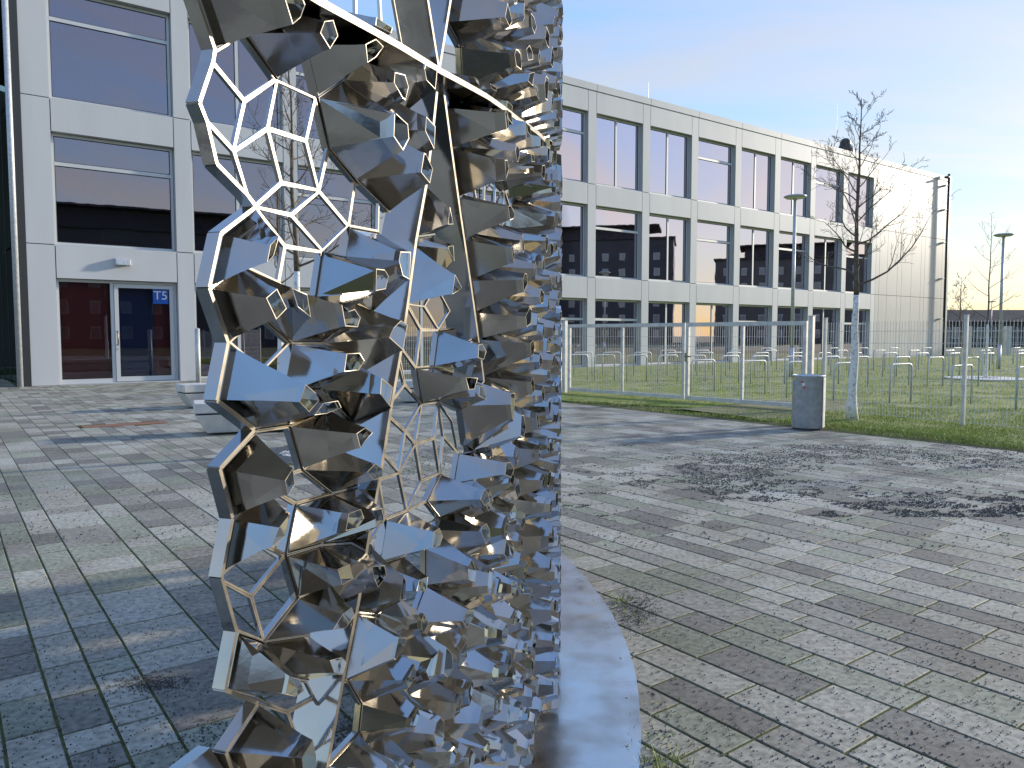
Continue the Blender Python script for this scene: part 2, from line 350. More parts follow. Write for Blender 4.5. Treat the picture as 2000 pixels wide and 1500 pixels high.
# ------------------------------------------------------------ school building
bld = root('school_building', 'long white three storey building with panel facade and large windows', 'building', fp(0, 0, 0))
bld.location = (0, 0, 0)
TB = [(.68, 3.84)]+[(4.335+3.315*i, 4.335+3.315*i+2.835) for i in range(12)]     # openings
T_END = 53.7; T_WALL = TB[-1][1]+.49
ZS = [(0.05, 2.98, 3.90), (3.92, 6.98, 7.87), (7.89, 10.88, 11.78)]             # window bottom, window top, seam
J = .012
def panel(t0, t1, z0, z1, m='panel', off=0):
    b = MB(); b.fbox(t0+J, t1-J, off-.04, off, z0+J, z1-J); return b.build('facade_panel', M[m], bld)
wall = MB(); jambs = MB()
piers = []
prev = -.02
for a, b in TB: piers.append((prev, a)); prev = b
piers.append((prev, T_WALL))
for a, b in piers:
    for (z0, zt, z1), zb in zip(ZS, (0.0, 3.90, 7.87)): panel(a, b, zb, z1)
    wall.fbox(a+.02, b-.02, -.5, -.045, 0, 11.95)
    jambs.fbox(a+.012, b-.012, -.42, -.046, .02, 11.8)
for bi, (a, b) in enumerate(TB):
    for (z0, zt, z1) in ZS:
        panel(a, b, zt, z1); wall.fbox(a-.01, b+.01, -.5, -.045, zt+.02, z1+.0)
        jambs.fbox(a-.012, b+.012, -.42, -.047, zt+.012, zt+.2)
        jambs.fbox(a-.012, b+.012, -.40, -.01, z0-.06, z0-.015)
for i in range(16):
    a = -.02 if i == 0 else TB[0][1]+.49+3.315*(i-1); b = min(TB[0][1]+.49+3.315*i, T_END)
    if a < T_END: 
        bb = MB(); bb.fbox(a+J, b-J, -.6, .03, 11.79, 12.08); bb.build('roof_edge_panel', M['panel'], bld)
x = T_WALL; ws = [.45, .95, 1.25, .55, 1.25, 1.25, .5, 1.2, 1.2, .55]; i = 0
while x < T_END-.1:
    b = min(x+ws[i % 10], T_END)
    for z0, z1 in ((0, 3.9), (3.9, 7.87), (7.87, 11.78)): panel(x, b, z0, z1, 'panel_gloss')
    x = b; i += 1
wall.fbox(T_WALL, T_END-.03, -.5, -.045, 0, 11.9)
wall.fbox(T_END-.5, T_END-.02, -16, -.5, 0, 12.0); wall.fbox(-.02, T_END, -16.2, -16, 0, 12.0)
wall.build('wall', M['back'], bld); jambs.build('window_reveal', M['jamb'], bld)
e = MB(); e.fbox(T_END-.018, T_END+.03, -16, -.0, .0, 11.78); e.build('end_wall', M['panel'], bld)
rf = MB(); rf.fbox(-.4, T_END, -16.2, -.6, 11.70, 11.95); rf.build('roof', M['roof'], bld)
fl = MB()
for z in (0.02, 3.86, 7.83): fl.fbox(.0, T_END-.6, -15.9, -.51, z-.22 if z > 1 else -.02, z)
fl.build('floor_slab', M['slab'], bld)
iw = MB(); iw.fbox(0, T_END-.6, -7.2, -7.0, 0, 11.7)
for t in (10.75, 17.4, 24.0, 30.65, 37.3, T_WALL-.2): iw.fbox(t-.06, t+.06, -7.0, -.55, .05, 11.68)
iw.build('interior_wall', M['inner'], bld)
r = MB(); r.fbox(.70, 2.05, -.62, -.56, .02, 3.0); r.fbox(3.28, 3.9, -.62, -.56, .02, 3.0); r.fbox(2.3, 3.95, -.8, -.72, 4, 6.0); r.fbox(1.75, 1.95, -1.3, -1.2, 4, 7.6); r.fbox(1.75, 1.95, -1.3, -1.2, 8, 11.6); r.build('red_partition', M['red'], bld)
r = MB(); r.fbox(2.06, 3.27, -.62, -.56, .02, 3.0); r.fbox(44.0, 44.2, -2, -1, .02, 3.6)
for k in (12,): r.fbox(TB[k][0]-.1, TB[k][1]+.1, -1.3, -1.2, .02, 3.4); 
r.build('blue_partition', M['blue'], bld)
r = MB()
for t in (5.8, 9.3, 27.8, 31.2, 34.6): r.fbox(t, t+1.3, -2.2, -1.7, .05, 1.2)
r.build('wooden_cabinet', M['wood'], bld)
kinds = {2: 'HVH????HVVHVVHV', 1: 'HVH????VHVHVHVH', 0: 'DDD????VHVVHHVH'}
random.seed(21)
for fl_, (z0, zt, z1) in enumerate(ZS):
    for bi, (a, b) in enumerate(TB):
        # map: TB index 0 = door bay; index 5.. shown right of the sculpture
        seq = {2: 'HVHVHHVVHVVHV', 1: 'HVHHVVHVHVHVH', 0: 'DVHVVHHVVHHVH'}[fl_]
        kd = seq[bi]
        f = MB(); o0, o1 = -.28, -.21; fw = .075
        if kd == 'D':
            f.fbox(a, a+fw, o0, o1, z0-.03, zt); f.fbox(b-fw, b, o0, o1, z0-.03, zt); f.fbox(a+fw, b-fw, o0, o1, zt-fw, zt); 
            m0 = a+1.36; f.fbox(m0, m0+.09, o0, o1, z0-.03, zt-fw); f.fbox(a+fw, m0, o0, o1, z0-.03, z0+.10)
            wobj = f.build('window', M['frame'], bld)
            p = MB(); p.fbox(a+fw, m0, o0+.025, o0+.04, z0+.10, zt-fw); p.build('pane', M['glass_dark'], wobj)
            d = MB(); d0, d1 = m0+.10, b-fw-.01; dw = .11
            d.fbox(d0, d0+dw, o0+.01, o1+.02, z0, zt-fw-.01); d.fbox(d1-dw, d1, o0+.01, o1+.02, z0, zt-fw-.01)
            d.fbox(d0+dw, d1-dw, o0+.01, o1+.02, zt-fw-.01-dw, zt-fw-.01); d.fbox(d0+dw, d1-dw, o0+.01, o1+.02, z0, z0+.14)
            door = d.build('door', M['frame'], bld)
            p = MB(); p.fbox(d0+dw, d1-dw, o0+.035, o0+.05, z0+.14, zt-fw-.01-dw); p.build('pane', M['glass_dark'], door)
            h = MB(); hx = d0+.055
            h.tube([fp(hx, o1+.02, 1.12), fp(hx, o1+.09, 1.14), fp(hx, o1+.09, 1.50), fp(hx, o1+.02, 1.52)], .018, 8); h.build('handle', M['steel_edge'], door, True)
            h = MB(); h.tube([fp(hx, o1+.0, 1.0), fp(hx, o1+.04, 1.0)], .03, 12); h.build('lock', M['galv'], door)
            h = MB()
            for hz in (.3, 1.5, 2.6): h.fbox(d1-.015, d1+.02, o1+.0, o1+.035, hz, hz+.14)
            h.build('hinge', M['frame'], door)
            s0, s1 = d1-dw-.46, d1-dw-.03; st, sb = zt-fw-.01-dw-.01, zt-fw-.01-dw-.44
            h = MB(); h.fbox(s0, s1, o0+.052, o0+.058, sb, st); sg = h.build('door_sign', M['sign_blue'], door)
            cu = bpy.data.curves.new('T5', 'FONT'); cu.body = 'T5'; cu.size = .36; cu.align_x = 'CENTER'; cu.extrude = .001
            to = bpy.data.objects.new('tmp', cu); C.objects.link(to); dg = bpy.context.evaluated_depsgraph_get()
            me = bpy.data.meshes.new_from_object(to.evaluated_get(dg)); bpy.data.objects.remove(to)
            me.materials.clear(); me.materials.append(M['white'])
            cx_, cz_ = (s0+s1)/2, sb+.13
            me.transform(Matrix(((D[0], 0, N[0], fp(cx_, o0+.061, 0)[0]), (D[1], 0, N[1], fp(cx_, o0+.061, 0)[1]), (0, 1, 0, cz_), (0, 0, 0, 1))))
            inst('sign_lettering', me, door)
            continue
        f.fbox(a, a+fw, o0, o1, z0, zt); f.fbox(b-fw, b, o0, o1, z0, zt); f.fbox(a+fw, b-fw, o0, o1, zt-fw, zt); f.fbox(a+fw, b-fw, o0, o1, z0, z0+fw)
        panes = []
        if kd == 'H':
            zm = zt-(zt-z0)*(.30 if bi else .27); f.fbox(a+fw, b-fw, o0, o1+.004, zm-.05, zm+.05)
            panes = [(a+fw, b-fw, z0+fw, zm-.05), (a+fw, b-fw, zm+.05, zt-fw)]
        else:
            tm = (a+b)/2+random.choice((-.05, .0, .05)); f.fbox(tm-.05, tm+.05, o0, o1+.004, z0+fw, zt-fw)
            panes = [(a+fw, tm-.05, z0+fw, zt-fw), (tm+.05, b-fw, z0+fw, zt-fw)]
        wobj = f.build('window', M['frame'], bld)
        g_ = MB()
        for (pa, pb, pc, pd) in panes:
            for q in ((pa, pa+.02, pc, pd), (pb-.02, pb, pc, pd), (pa+.02, pb-.02, pc, pc+.02), (pa+.02, pb-.02, pd-.02, pd)): g_.fbox(q[0], q[1], o0+.02, o0+.055, q[2], q[3])
        g_.build('gasket', M['gasket'], wobj)
        if (fl_, bi) in ((2, 5), (2, 6), (2, 7), (2, 9), (2, 10), (2, 12), (1, 0), (2, 3)):
            pa, pb, pc, pd = panes[-1] if kd == 'V' and bi % 2 == 0 else panes[0]
            p = MB(); p.fbox(pa+.03, pb-.03, o0-.12, o0-.10, pc+.03, pc+min(1.05, (pd-pc)*.5)); p.build('board', M['white'], wobj)
        for (pa, pb, pc, pd) in panes:
            p = MB(); p.fbox(pa+.02, pb-.02, o0+.03, o0+.04, pc+.02, pd-.02); p.build('pane', M['glass'], wobj)
# wall light, roof things, mast
wl = MB(); t_, z_ = 2.35, 3.52
wl.add([fp(t_-.21, .0, z_-.10), fp(t_+.21, 0, z_-.10), fp(t_+.21, 0, z_+.10), fp(t_-.21, 0, z_+.10), fp(t_-.19, .17, z_-.10), fp(t_+.19, .17, z_-.10), fp(t_+.19, .14, z_+.05), fp(t_-.19, .14, z_+.05)],
       [(0, 3, 2, 1), (4, 5, 6, 7), (0, 1, 5, 4), (1, 2, 6, 5), (2, 3, 7, 6), (3, 0, 4, 7)])
bevel(wl.build('wall_light', M['galv'], bld), .01)
rv = MB(); c0 = fp(42.6, -1.3, 0)
rv.lathe([(.30, 11.95), (.30, 12.35), (.52, 12.42), (.50, 12.62), (.33, 12.95), (.30, 13.15), (.18, 13.3), (.05, 13.34)], c0[:2], 14)
rv.build('roof_vent', M['dark'], bld)
rv = MB(); c0 = fp(48.5, -1.0, 0); rv.lathe([(.6, 11.95), (.6, 12.2), (.45, 12.4), (.1, 12.48)], c0[:2], 16); rv.build('roof_dome', M['dark'], bld)
for t_, hh in ((40.6, 14.9), (24.8, 13.1), (47.2, 12.9)):
    rv = MB(); rv.tube([fp(t_, -.7, 12.0), fp(t_, -.7, hh)], [.012, .008], 5); rv.build('lightning_rod', M['galv'], bld)
pl = MB(); pl.tube([fp(52.75, .25, 0), fp(52.75, .25, 12.2)], .08, 10); mast = pl.build('wall_mast', M['dark'], bld, True)
pl = MB()
for z in (2.5, 5.2, 7.6, 9.8, 11.4): pl.fbox(52.3, 52.8, .0, .28, z, z+.05)
pl.build('mast_bracket', M['galv'], mast)
pl = MB(); pl.fbox(52.25, 52.6, .15, .45, 11.87, 12.0); bevel(pl.build('floodlight', M['dark'], mast), .03)

# glazed recess left of the facade
gw = root('glass_wing', 'green tinted glass wing beside the panel facade at the far left', 'building')
ga = np.array([fp(-.1, 0, 0)[0], fp(-.1, 0, 0)[1]]); gb = np.array([-18.3, 26.9]); gd = (gb-ga)/np.linalg.norm(gb-ga); gn = np.array([-gd[1], gd[0]])
gl_len = float(np.linalg.norm(gb-ga))
def gp(a, o, z): q = ga+gd*a+gn*o; return (q[0], q[1], z)
for i in range(6):
    a0 = .35+i*gl_len/6*.98; a1 = a0+gl_len/6*.98
    for z0, z1 in ((.06, 3.9), (3.95, 7.87), (7.92, 12)):
        b = MB(); b.box(a0+.02, a1-.02, -.02, .0, z0, z1, gp); b.build('glass_panel', M['glass_green'], gw)
for i in range(7):
    a0 = .35+i*gl_len/6*.98
    b = MB(); b.box(a0-.015, a0+.015, -.05, .01, 0, 12, gp); b.build('mullion', M['dark'], gw)
b = MB(); b.box(.6, gl_len+6, -3.2, -3.0, 0, 12, gp); b.build('inner_wall', M['inner'], gw)
b = MB(); b.box(-.02, .12, -.1, .14, 0, 12.0, gp); b.build('corner_post', M['dark'], gw)
b = MB(); b.tube([gp(-.05, .17, 0), gp(-.05, .17, 12)], .075, 12); b.build('downpipe', M['galv'], gw, True)
b = MB(); b.box(-30, 60, 5, 5.3, 0, 12, lambda x, y, z: (gb[0]-12+x*.3, gb[1]+y, z)); b.build('rear_wall', M['block'], gw)
b = MB()
q4 = [gp(.3, .02, 11.7), gp(gl_len+5, .02, 11.7), (-30, 30, 11.7), (-24, 20.5, 11.7)]
b.add(q4+[(p[0], p[1], 12.1) for p in q4], [(0, 1, 2, 3), (7, 6, 5, 4), (0, 4, 5, 1), (1, 5, 6, 2), (2, 6, 7, 3), (3, 7, 4, 0)]); b.build('soffit', M['roof'], gw)

# ------------------------------------------------------------ steel sculpture
scu = root('steel_sculpture', 'tall curved mirror steel screen of honeycomb cells with pointed funnels', 'sculpture')
cp = np.array([(-.545, .55), (-.4725, .80), (-.40, 1.05), (-.25, 1.5), (-.10, 2.0), (.012, 2.5), (.064, 3.0), (.088, 3.5), (.086, 4.0), (.036, 4.5), (-.06, 5.0), (-.22, 5.35)])
def cr(P, n=24):
    o = []
    for i in range(len(P)-1):
        p0 = P[max(i-1, 0)]; p1 = P[i]; p2 = P[i+1]; p3 = P[min(i+2, len(P)-1)]
        for k in range(n):
            t = k/n; o.append(.5*((2*p1)+(-p0+p2)*t+(2*p0-5*p1+4*p2-p3)*t*t+(-p0+3*p1-3*p2+p3)*t**3))
    o.append(P[-1]); return np.array(o)
cv = cr(cp); cs = np.concatenate([[0], np.cumsum(np.linalg.norm(np.diff(cv, axis=0), axis=1))]); S_END = cs[-1]
tn = np.gradient(cv, axis=0); tn /= np.linalg.norm(tn, axis=1)[:, None]
def surf(s, h, off=0):
    if s < 0: x, y = cv[0]+tn[0]*s; tx, ty = tn[0]
    else: x = np.interp(s, cs, cv[:, 0]); y = np.interp(s, cs, cv[:, 1]); tx = np.interp(s, cs, tn[:, 0]); ty = np.interp(s, cs, tn[:, 1])
    l = math.hypot(tx, ty); return (x+ty/l*off, y-tx/l*off, h)
def hit(u, v):
    d = ray(u, v); best = None
    for i in range(len(cv)-1):
        a = cv[i]; e = cv[i+1]-a; den = d[0]*e[1]-d[1]*e[0]
        if abs(den) < 1e-12: continue
        t = (a[0]*e[1]-a[1]*e[0])/den; q = (a[0]*d[1]-a[1]*d[0])/den
        if t > 0 and 0 <= q <= 1 and (best is None or t < best[0]): best = (t, cs[i]+q*(cs[i+1]-cs[i]))
    if best is None:      # just past the turn of the wall: take the outermost point of the curve
        az = cv[:, 0]/np.maximum(cv[:, 1], .3); i = int(np.argmax(np.where(cv[:, 1] < 3.9, az, -9))); best = (cv[i][1]/d[1], cs[i])
    return (best[1], H+d[2]*best[0])
def HP(l): return [hit(*p) for p in l]
EXP = []   # (pixel polygon measured on the photograph, kind)
O_, K_ = 'open', 'cone'
def E(k, *p): EXP.append((k, HP(p)))
E(K_, (372, -45), (420, 94), (475, 64), (512, 0), (480, -70))
E(K_, (475, 64), (540, 155), (592, 82), (570, 0), (512, 0))
E(O_, (420, 98), (475, 66), (540, 155), (478, 197), (416, 122))
E(O_, (416, 122), (478, 197), (457, 294), (405, 238), (390, 200))
E(O_, (405, 238), (457, 294), (483, 380), (424, 320))
E(O_, (478, 197), (541, 155), (523, 251), (457, 294))
E(O_, (541, 155), (617, 190), (598, 275), (523, 251))
E(O_, (617, 190), (642, 290), (623, 373), (598, 275))
E(O_, (457, 294), (523, 251), (550, 357), (500, 402), (483, 380))
E(O_, (523, 251), (598, 275), (623, 373), (550, 357))
E(O_, (550, 357), (623, 373), (569, 420), (500, 404))
E(O_, (500, 405), (569, 420), (630, 491), (557, 481))
E(O_, (623, 373), (681, 442), (630, 491), (569, 420))
E(O_, (623, 373), (642, 290), (694, 355), (681, 442))
E(O_, (694, 355), (742, 373), (740, 453), (681, 442))
E(K_, (500, 405), (432, 456), (409, 562), (468, 517))
E(O_, (500, 405), (557, 481), (544, 553), (468, 517))
E(K_, (409, 563), (446, 667), (505, 614), (468, 517))
E(K_, (468, 517), (505, 614), (568, 670), (544, 553))
E(O_, (446, 668), (505, 614), (568, 670), (513, 726))
E(K_, (446, 670), (424, 782), (498, 838), (550, 773), (513, 726))
E(K_, (568, 670), (550, 773), (622, 761), (655, 712), (636, 671))
E(K_, (568, 670), (544, 553), (582, 592), (617, 580), (652, 625), (636, 671))
E(O_, (557, 481), (630, 491), (617, 580), (582, 592), (544, 553))
E(K_, (630, 491), (617, 580), (652, 625), (690, 590), (700, 530), (672, 500))
E(K_, (498, 840), (550, 774), (622, 762), (640, 800), (565, 832))
E(K_, (498, 842), (430, 915), (454, 1012), (512, 944))
E(O_, (498, 841), (565, 832), (590, 918), (512, 944))
E(O_, (512, 944), (590, 918), (646, 963), (577, 984))
E(K_, (454, 1014), (512, 944), (505, 1058), (434, 1118))
E(O_, (512, 944), (577, 984), (557, 1084), (505, 1058))
E(O_, (434, 1120), (505, 1058), (557, 1084), (491, 1165), (434, 1136))
E(O_, (434, 1136), (491, 1165), (515, 1252), (463, 1233))
E(O_, (491, 1165), (557, 1084), (581, 1167), (515, 1252))
E(K_, (590, 918), (640, 868), (690, 900), (697, 950), (646, 963))
E(K_, (646, 963), (577, 984), (557, 1083), (625, 1064), (662, 1010))
E(K_, (646, 963), (697, 950), (705, 1020), (690, 1060), (625, 1064), (662, 1010))
E(K_, (557, 1084), (625, 1064), (642, 1135), (581, 1167))
E(K_, (625, 1064), (690, 1060), (697, 1120), (655, 1180), (642, 1135))
E(K_, (581, 1167), (515, 1252), (600, 1240), (655, 1180), (642, 1135))
E(K_, (463, 1233), (441, 1347), (493, 1361), (540, 1322), (515, 1252))
E(K_, (515, 1252), (540, 1322), (600, 1330), (628, 1265), (600, 1240))
E(O_, (493, 1361), (540, 1384), (562, 1391), (616, 1362), (600, 1330), (540, 1322))
E(O_, (505, 1373), (562, 1391), (588, 1466), (530, 1455))
E(O_, (562, 1391), (616, 1362), (655, 1420), (640, 1495), (588, 1466))
E(K_, (505, 1373), (442, 1469), (468, 1545), (535, 1520), (530, 1455))
E(K_, (594, 86), (619, 188), (668, 154), (700, 100), (650, 60))
E(O_, (593, 84), (612, 36), (650, 58))
E(K_, (619, 190), (642, 290), (694, 353), (722, 300), (712, 232), (668, 156))
E(K_, (565, 832), (640, 800), (690, 830), (640, 868), (590, 918))
# band between the two long ribs
E(O_, (829, 597), (853, 557), (880, 607), (857, 644)); E(O_, (796, 593), (829, 597), (857, 644), (823, 644))
E(O_, (823, 644), (857, 644), (848, 716), (813, 719)); E(O_, (796, 595), (823, 644), (813, 719), (784, 679))
E(O_, (780, 692), (784, 679), (813, 719), (824, 788), (791, 751)); E(O_, (767, 782), (778, 700), (791, 751))
E(O_, (767, 782), (791, 751), (824, 788), (792, 843), (762, 815)); E(O_, (824, 788), (812, 867), (792, 843))
E(O_, (824, 788), (857, 784), (849, 856), (812, 867)); E(O_, (857, 784), (867, 852), (860, 925), (849, 856))
E(O_, (857, 784), (884, 821), (896, 885), (867, 852)); E(O_, (792, 843), (812, 867), (780, 923))
E(O_, (762, 815), (792, 843), (780, 923), (751, 888)); E(O_, (812, 867), (849, 856), (860, 925), (824, 939))
E(O_, (780, 923), (812, 867), (824, 939), (796, 997)); E(O_, (751, 888), (780, 923), (741, 937))
E(O_, (741, 937), (780, 923), (796, 997), (753, 1015)); E(O_, (824, 939), (860, 925), (833, 979), (796, 997))
E(O_, (867, 852), (896, 885), (887, 944), (860, 925)); E(O_, (731, 995), (741, 937), (753, 1015)); E(O_, (731, 997), (753, 1015), (722, 1062))
E(O_, (796, 997), (833, 979), (859, 1012), (815, 1035))
E(K_, (857, 644), (848, 716), (885, 722), (905, 680), (885, 640)); E(K_, (813, 719), (848, 716), (885, 722), (857, 784), (824, 788))
E(K_, (896, 885), (887, 944), (925, 958), (945, 915), (925, 880)); E(K_, (860, 925), (833, 979), (859, 1012), (897, 990), (887, 944))
E(K_, (753, 1015), (740, 1098), (790, 1085), (815, 1035), (796, 997)); E(K_, (740, 1100), (705, 1162), (768, 1158), (790, 1085))
def cen(p): return (sum(a for a, b in p)/len(p), sum(b for a, b in p)/len(p))
# ribs, measured along the surface
def ext(a, b, h): k = (h-a[1])/(b[1]-a[1]); return (a[0]+(b[0]-a[0])*k, h)
XP = hit(858, 136)
ribB = HP([(858, 136), (845, 262), (832, 365), (813, 470), (797, 592), (783, 690), (766, 786), (744, 925), (722, 1045), (700, 1180), (672, 1320), (640, 1498)])
ribB.append(ext(ribB[-3], ribB[-1], 0.0))
ribA = HP([(858, 136), (868, 184), (882, 290), (900, 420), (922, 570), (940, 700), (958, 850), (980, 1040), (1002, 1270), (1021, 1458)])
ribA[-1] = (ribA[-1][0], 0.0)
ribC = HP([(560, -40), (620, -2), (700, 42), (780, 87), (858, 136), (935, 187), (990, 235), (1025, 272), (1048, 300), (1060, 330)])
TOP = 3.36
ribC.insert(0, (ribC[0][0]-.12, ribC[0][1]+.12)); 
rA2 = HP([(858, 136), (836, 0)]); rA2.append(ext(rA2[0], rA2[1], TOP))
rB2 = HP([(858, 136), (880, 0)]); rB2.append(ext(rB2[0], rB2[1], TOP))
def behind(poly, d=.078):
    o = []
    for s_, h_ in poly:
        P = surf(s_, h_, -d)
        if P[1] < .3 or not (-1500 < proj(P)[1] < 3500): o.append((s_-.05, h_)); continue
        u_, v_, z_ = proj(P); q_ = hit(u_, v_); o.append(q_ if q_ else (s_-.05, h_))
    return o
ribBl = behind(ribB); ribAl = behind(ribA[:7]); ribCl = behind(ribC, .05); rA2l = behind(rA2); rB2l = behind(rB2)
def interp_s(poly, h): pp = sorted(poly, key=lambda q: q[1]); return float(np.interp(h, [q[1] for q in pp], [q[0] for q in pp]))
def interp_h(poly, s): return float(np.interp(s, [q[0] for q in poly], [q[1] for q in poly]))
def region(s, h):
    if s > ribC[-1][0]: return 'c' 
    if s < ribC[0][0]: return 'a'
    if h < interp_h(ribC, s):
        if h > XP[1]: return 'a'
        return 'a' if s < interp_s(ribB, h) else ('b' if s < interp_s(ribA, h) else 'c')
    return 'd' if s < interp_s(rA2, h) else ('e' if s < interp_s(rB2, h) else 'f')
BORDER = HP([(372, -45), (420, 96), (416, 122), (390, 200), (405, 238), (424, 320), (483, 380), (500, 404), (432, 456), (409, 562), (446, 669), (424, 782), (498, 840), (430, 915), (455, 1013), (434, 1128), (463, 1233), (441, 1347), (505, 1373), (442, 1469), (468, 1545)])
S0 = hit(415, 700)[0]
# free seeds
def inpoly(p, poly):
    c = False; x, y = p
    for i in range(len(poly)):
        x1, y1 = poly[i]; x2, y2 = poly[i-1]
        if (y1 > y) != (y2 > y) and x < (x2-x1)*(y-y1)/(y2-y1)+x1: c = not c
    return c
cells = [dict(c=cen(p), poly=p, kind=k, reg=region(*cen(p)), exp=True) for k, p in EXP]
for c in cells:   # the band cells belong to b, everything nearer belongs to a
    pass
hmin, hmax = min(b for a, b in BORDER), max(b for a, b in BORDER)
random.seed(11); grid = {}; sp = .084; cw = .1
def gadd(p, i): grid.setdefault((int(p[0]//cw), int(p[1]//cw)), []).append(i)
for i, c in enumerate(cells): gadd(c['c'], i)
def nb(p, r=1):
    a, b = int(p[0]//cw), int(p[1]//cw)
    for i in range(a-r, a+r+1):
        for j in range(b-r, b+r+1):
            for k in grid.get((i, j), ()): yield k
tries = 0
bs = [(b, a) for a, b in BORDER]
while tries < 42000:
    tries += 1
    p = (random.uniform(S0, S_END-.02), random.uniform(.0, TOP))
    rg = region(*p); d0 = sp*1.02
    if any((cells[k]['c'][0]-p[0])**2+(cells[k]['c'][1]-p[1])**2 < (d0*(1 if cells[k]['reg'] == rg else .75))**2 for k in nb(p)): continue
    if p[0] < 1.9 and any(inpoly(p, cells[k]['poly']) for k in nb(p, 2) if cells[k]['exp']): continue
    if hmin < p[1] < hmax and p[0] < S0+.19: continue
    if rg == 'a' and p[1] < XP[1] and p[0] > interp_s(ribBl, p[1])-.012: continue
    if rg == 'b' and p[1] > ribAl[-1][1] and p[0] > interp_s(ribAl, p[1])-.012: continue
    if rg == 'd' and p[0] > interp_s(rA2l, p[1])-.012: continue
    if rg == 'e' and p[0] > interp_s(rB2l, p[1])-.012: continue
    cells.append(dict(c=p, poly=None, kind=None, reg=rg, exp=False)); gadd(p, len(cells)-1)
def clip(poly, a, b, c, tag):     # keep a*x+b*y<=c ; poly list of (x,y,edge tag of the edge starting here)
    o = []; n = len(poly)
    for i in range(n):
        P, Q = poly[i], poly[(i+1) % n]; dp, dq = a*P[0]+b*P[1]-c, a*Q[0]+b*Q[1]-c
        if dp <= 0: o.append(P)
        if (dp <= 0) != (dq <= 0):
            t = dp/(dp-dq); X = (P[0]+(Q[0]-P[0])*t, P[1]+(Q[1]-P[1])*t)
            o.append((X[0], X[1], tag if dp <= 0 else P[2]))
    return o
allribs = [ribA, ribB, ribC, rA2, rB2]
def openzone(p):
    q = surf(*p); u, v, z = proj(q); rg = region(*p)
    if rg in 'de': return True
    for (a, b, r1) in ((958, 398, 48), (885, 128, 26), (960, 8, 32), (982, 835, 16), (985, 990, 12), (700, 1425, 42), (945, 245, 10)):
        if (u-a)**2+((v-b)*.8)**2 < r1*r1: return True
    return False
for it in range(3):
    grid.clear()
    for i, c in enumerate(cells): gadd(c['c'], i)
    for i, c in enumerate(cells):
        if c['exp']: continue
        x, y = c['c']; R1 = .105
        poly = [(x-R1, y-R1, -1), (x+R1, y-R1, -1), (x+R1, y+R1, -1), (x-R1, y+R1, -1)]
        for k in nb((x, y), 2):
            if k == i or (cells[k]['reg'] != c['reg']): continue
            X, Y = cells[k]['c']; poly = clip(poly, X-x, Y-y, (X*X+Y*Y-x*x-y*y)/2, k)
            if len(poly) < 3: break
        for rb in (allribs+{'a': [ribBl, ribCl], 'b': [ribAl], 'c': [ribCl], 'd': [rA2l], 'e': [rB2l], 'f': []}[c['reg']]):
            for (p, q) in zip(rb, rb[1:]):
                ex, ey = q[0]-p[0], q[1]-p[1]; L2 = ex*ex+ey*ey
                t = max(0, min(1, ((x-p[0])*ex+(y-p[1])*ey)/L2)); dd = math.hypot(x-p[0]-t*ex, y-p[1]-t*ey)
                if dd < .13 and 0 < t < 1:
                    nx, ny = -ey, ex; cc = nx*p[0]+ny*p[1]
                    if nx*x+ny*y > cc: nx, ny, cc = -nx, -ny, -cc
                    poly = clip(poly, nx, ny, cc, -2)
        poly = clip(poly, 0, -1, -.02, -3); poly = clip(poly, 1, 0, S_END, -3); poly = clip(poly, 0, 1, TOP+.05, -3)
        if len(poly) < 3: continue
        o = []
        for j, P in enumerate(poly):
            tags = (P[2], poly[j-1][2]); pt = (P[0], P[1])
            ex = [k for k in tags if k >= 0 and cells[k]['exp']]
            if ex:
                cand = [v for k in ex for v in cells[k]['poly']]
                b = min(cand, key=lambda v: (v[0]-pt[0])**2+(v[1]-pt[1])**2)
                if math.hypot(b[0]-pt[0], b[1]-pt[1]) < .035: pt = b
            if not o or math.hypot(pt[0]-o[-1][0], pt[1]-o[-1][1]) > .006: o.append(pt)
        if len(o) > 2 and math.hypot(o[0][0]-o[-1][0], o[0][1]-o[-1][1]) < .006: o.pop()
        if len(o) < 3: continue
        ar = abs(sum(o[j][0]*o[j-1][1]-o[j-1][0]*o[j][1] for j in range(len(o))))/2
        if ar < .0006: continue
        c['poly'] = o; c['kind'] = O_ if (openzone(c['c']) or random.random() < .035) else K_
    if it < 2:
        for c in cells:
            if c['exp'] or not c['poly']: continue
            p = c['poly']; A2 = sum(p[j-1][0]*p[j][1]-p[j][0]*p[j-1][1] for j in range(len(p))) or 1e-9
            q = (sum((p[j-1][0]+p[j][0])*(p[j-1][0]*p[j][1]-p[j][0]*p[j-1][1]) for j in range(len(p)))/(3*A2), sum((p[j-1][1]+p[j][1])*(p[j-1][0]*p[j][1]-p[j][0]*p[j-1][1]) for j in range(len(p)))/(3*A2))
            if region(*q) == c['reg'] and abs(q[0]-c['c'][0])+abs(q[1]-c['c'][1]) < .1: c['c'] = q
            c['poly'] = None
def ccw(p):
    a = sum(p[j-1][0]*p[j][1]-p[j][0]*p[j-1][1] for j in range(len(p))); return p if a > 0 else p[::-1]
def inset(p, d):
    n = len(p); o = []
    for i in range(n):
        a, b, c = p[i-1], p[i], p[(i+1) % n]
        e1 = (b[0]-a[0], b[1]-a[1]); e2 = (c[0]-b[0], c[1]-b[1]); l1 = math.hypot(*e1) or 1e-6; l2 = math.hypot(*e2) or 1e-6
        n1 = (-e1[1]/l1, e1[0]/l1); n2 = (-e2[1]/l2, e2[0]/l2); k = 1+n1[0]*n2[0]+n1[1]*n2[1]; k = max(k, .35)
        o.append((b[0]+(n1[0]+n2[0])*d/k, b[1]+(n1[1]+n2[1])*d/k))
    return o
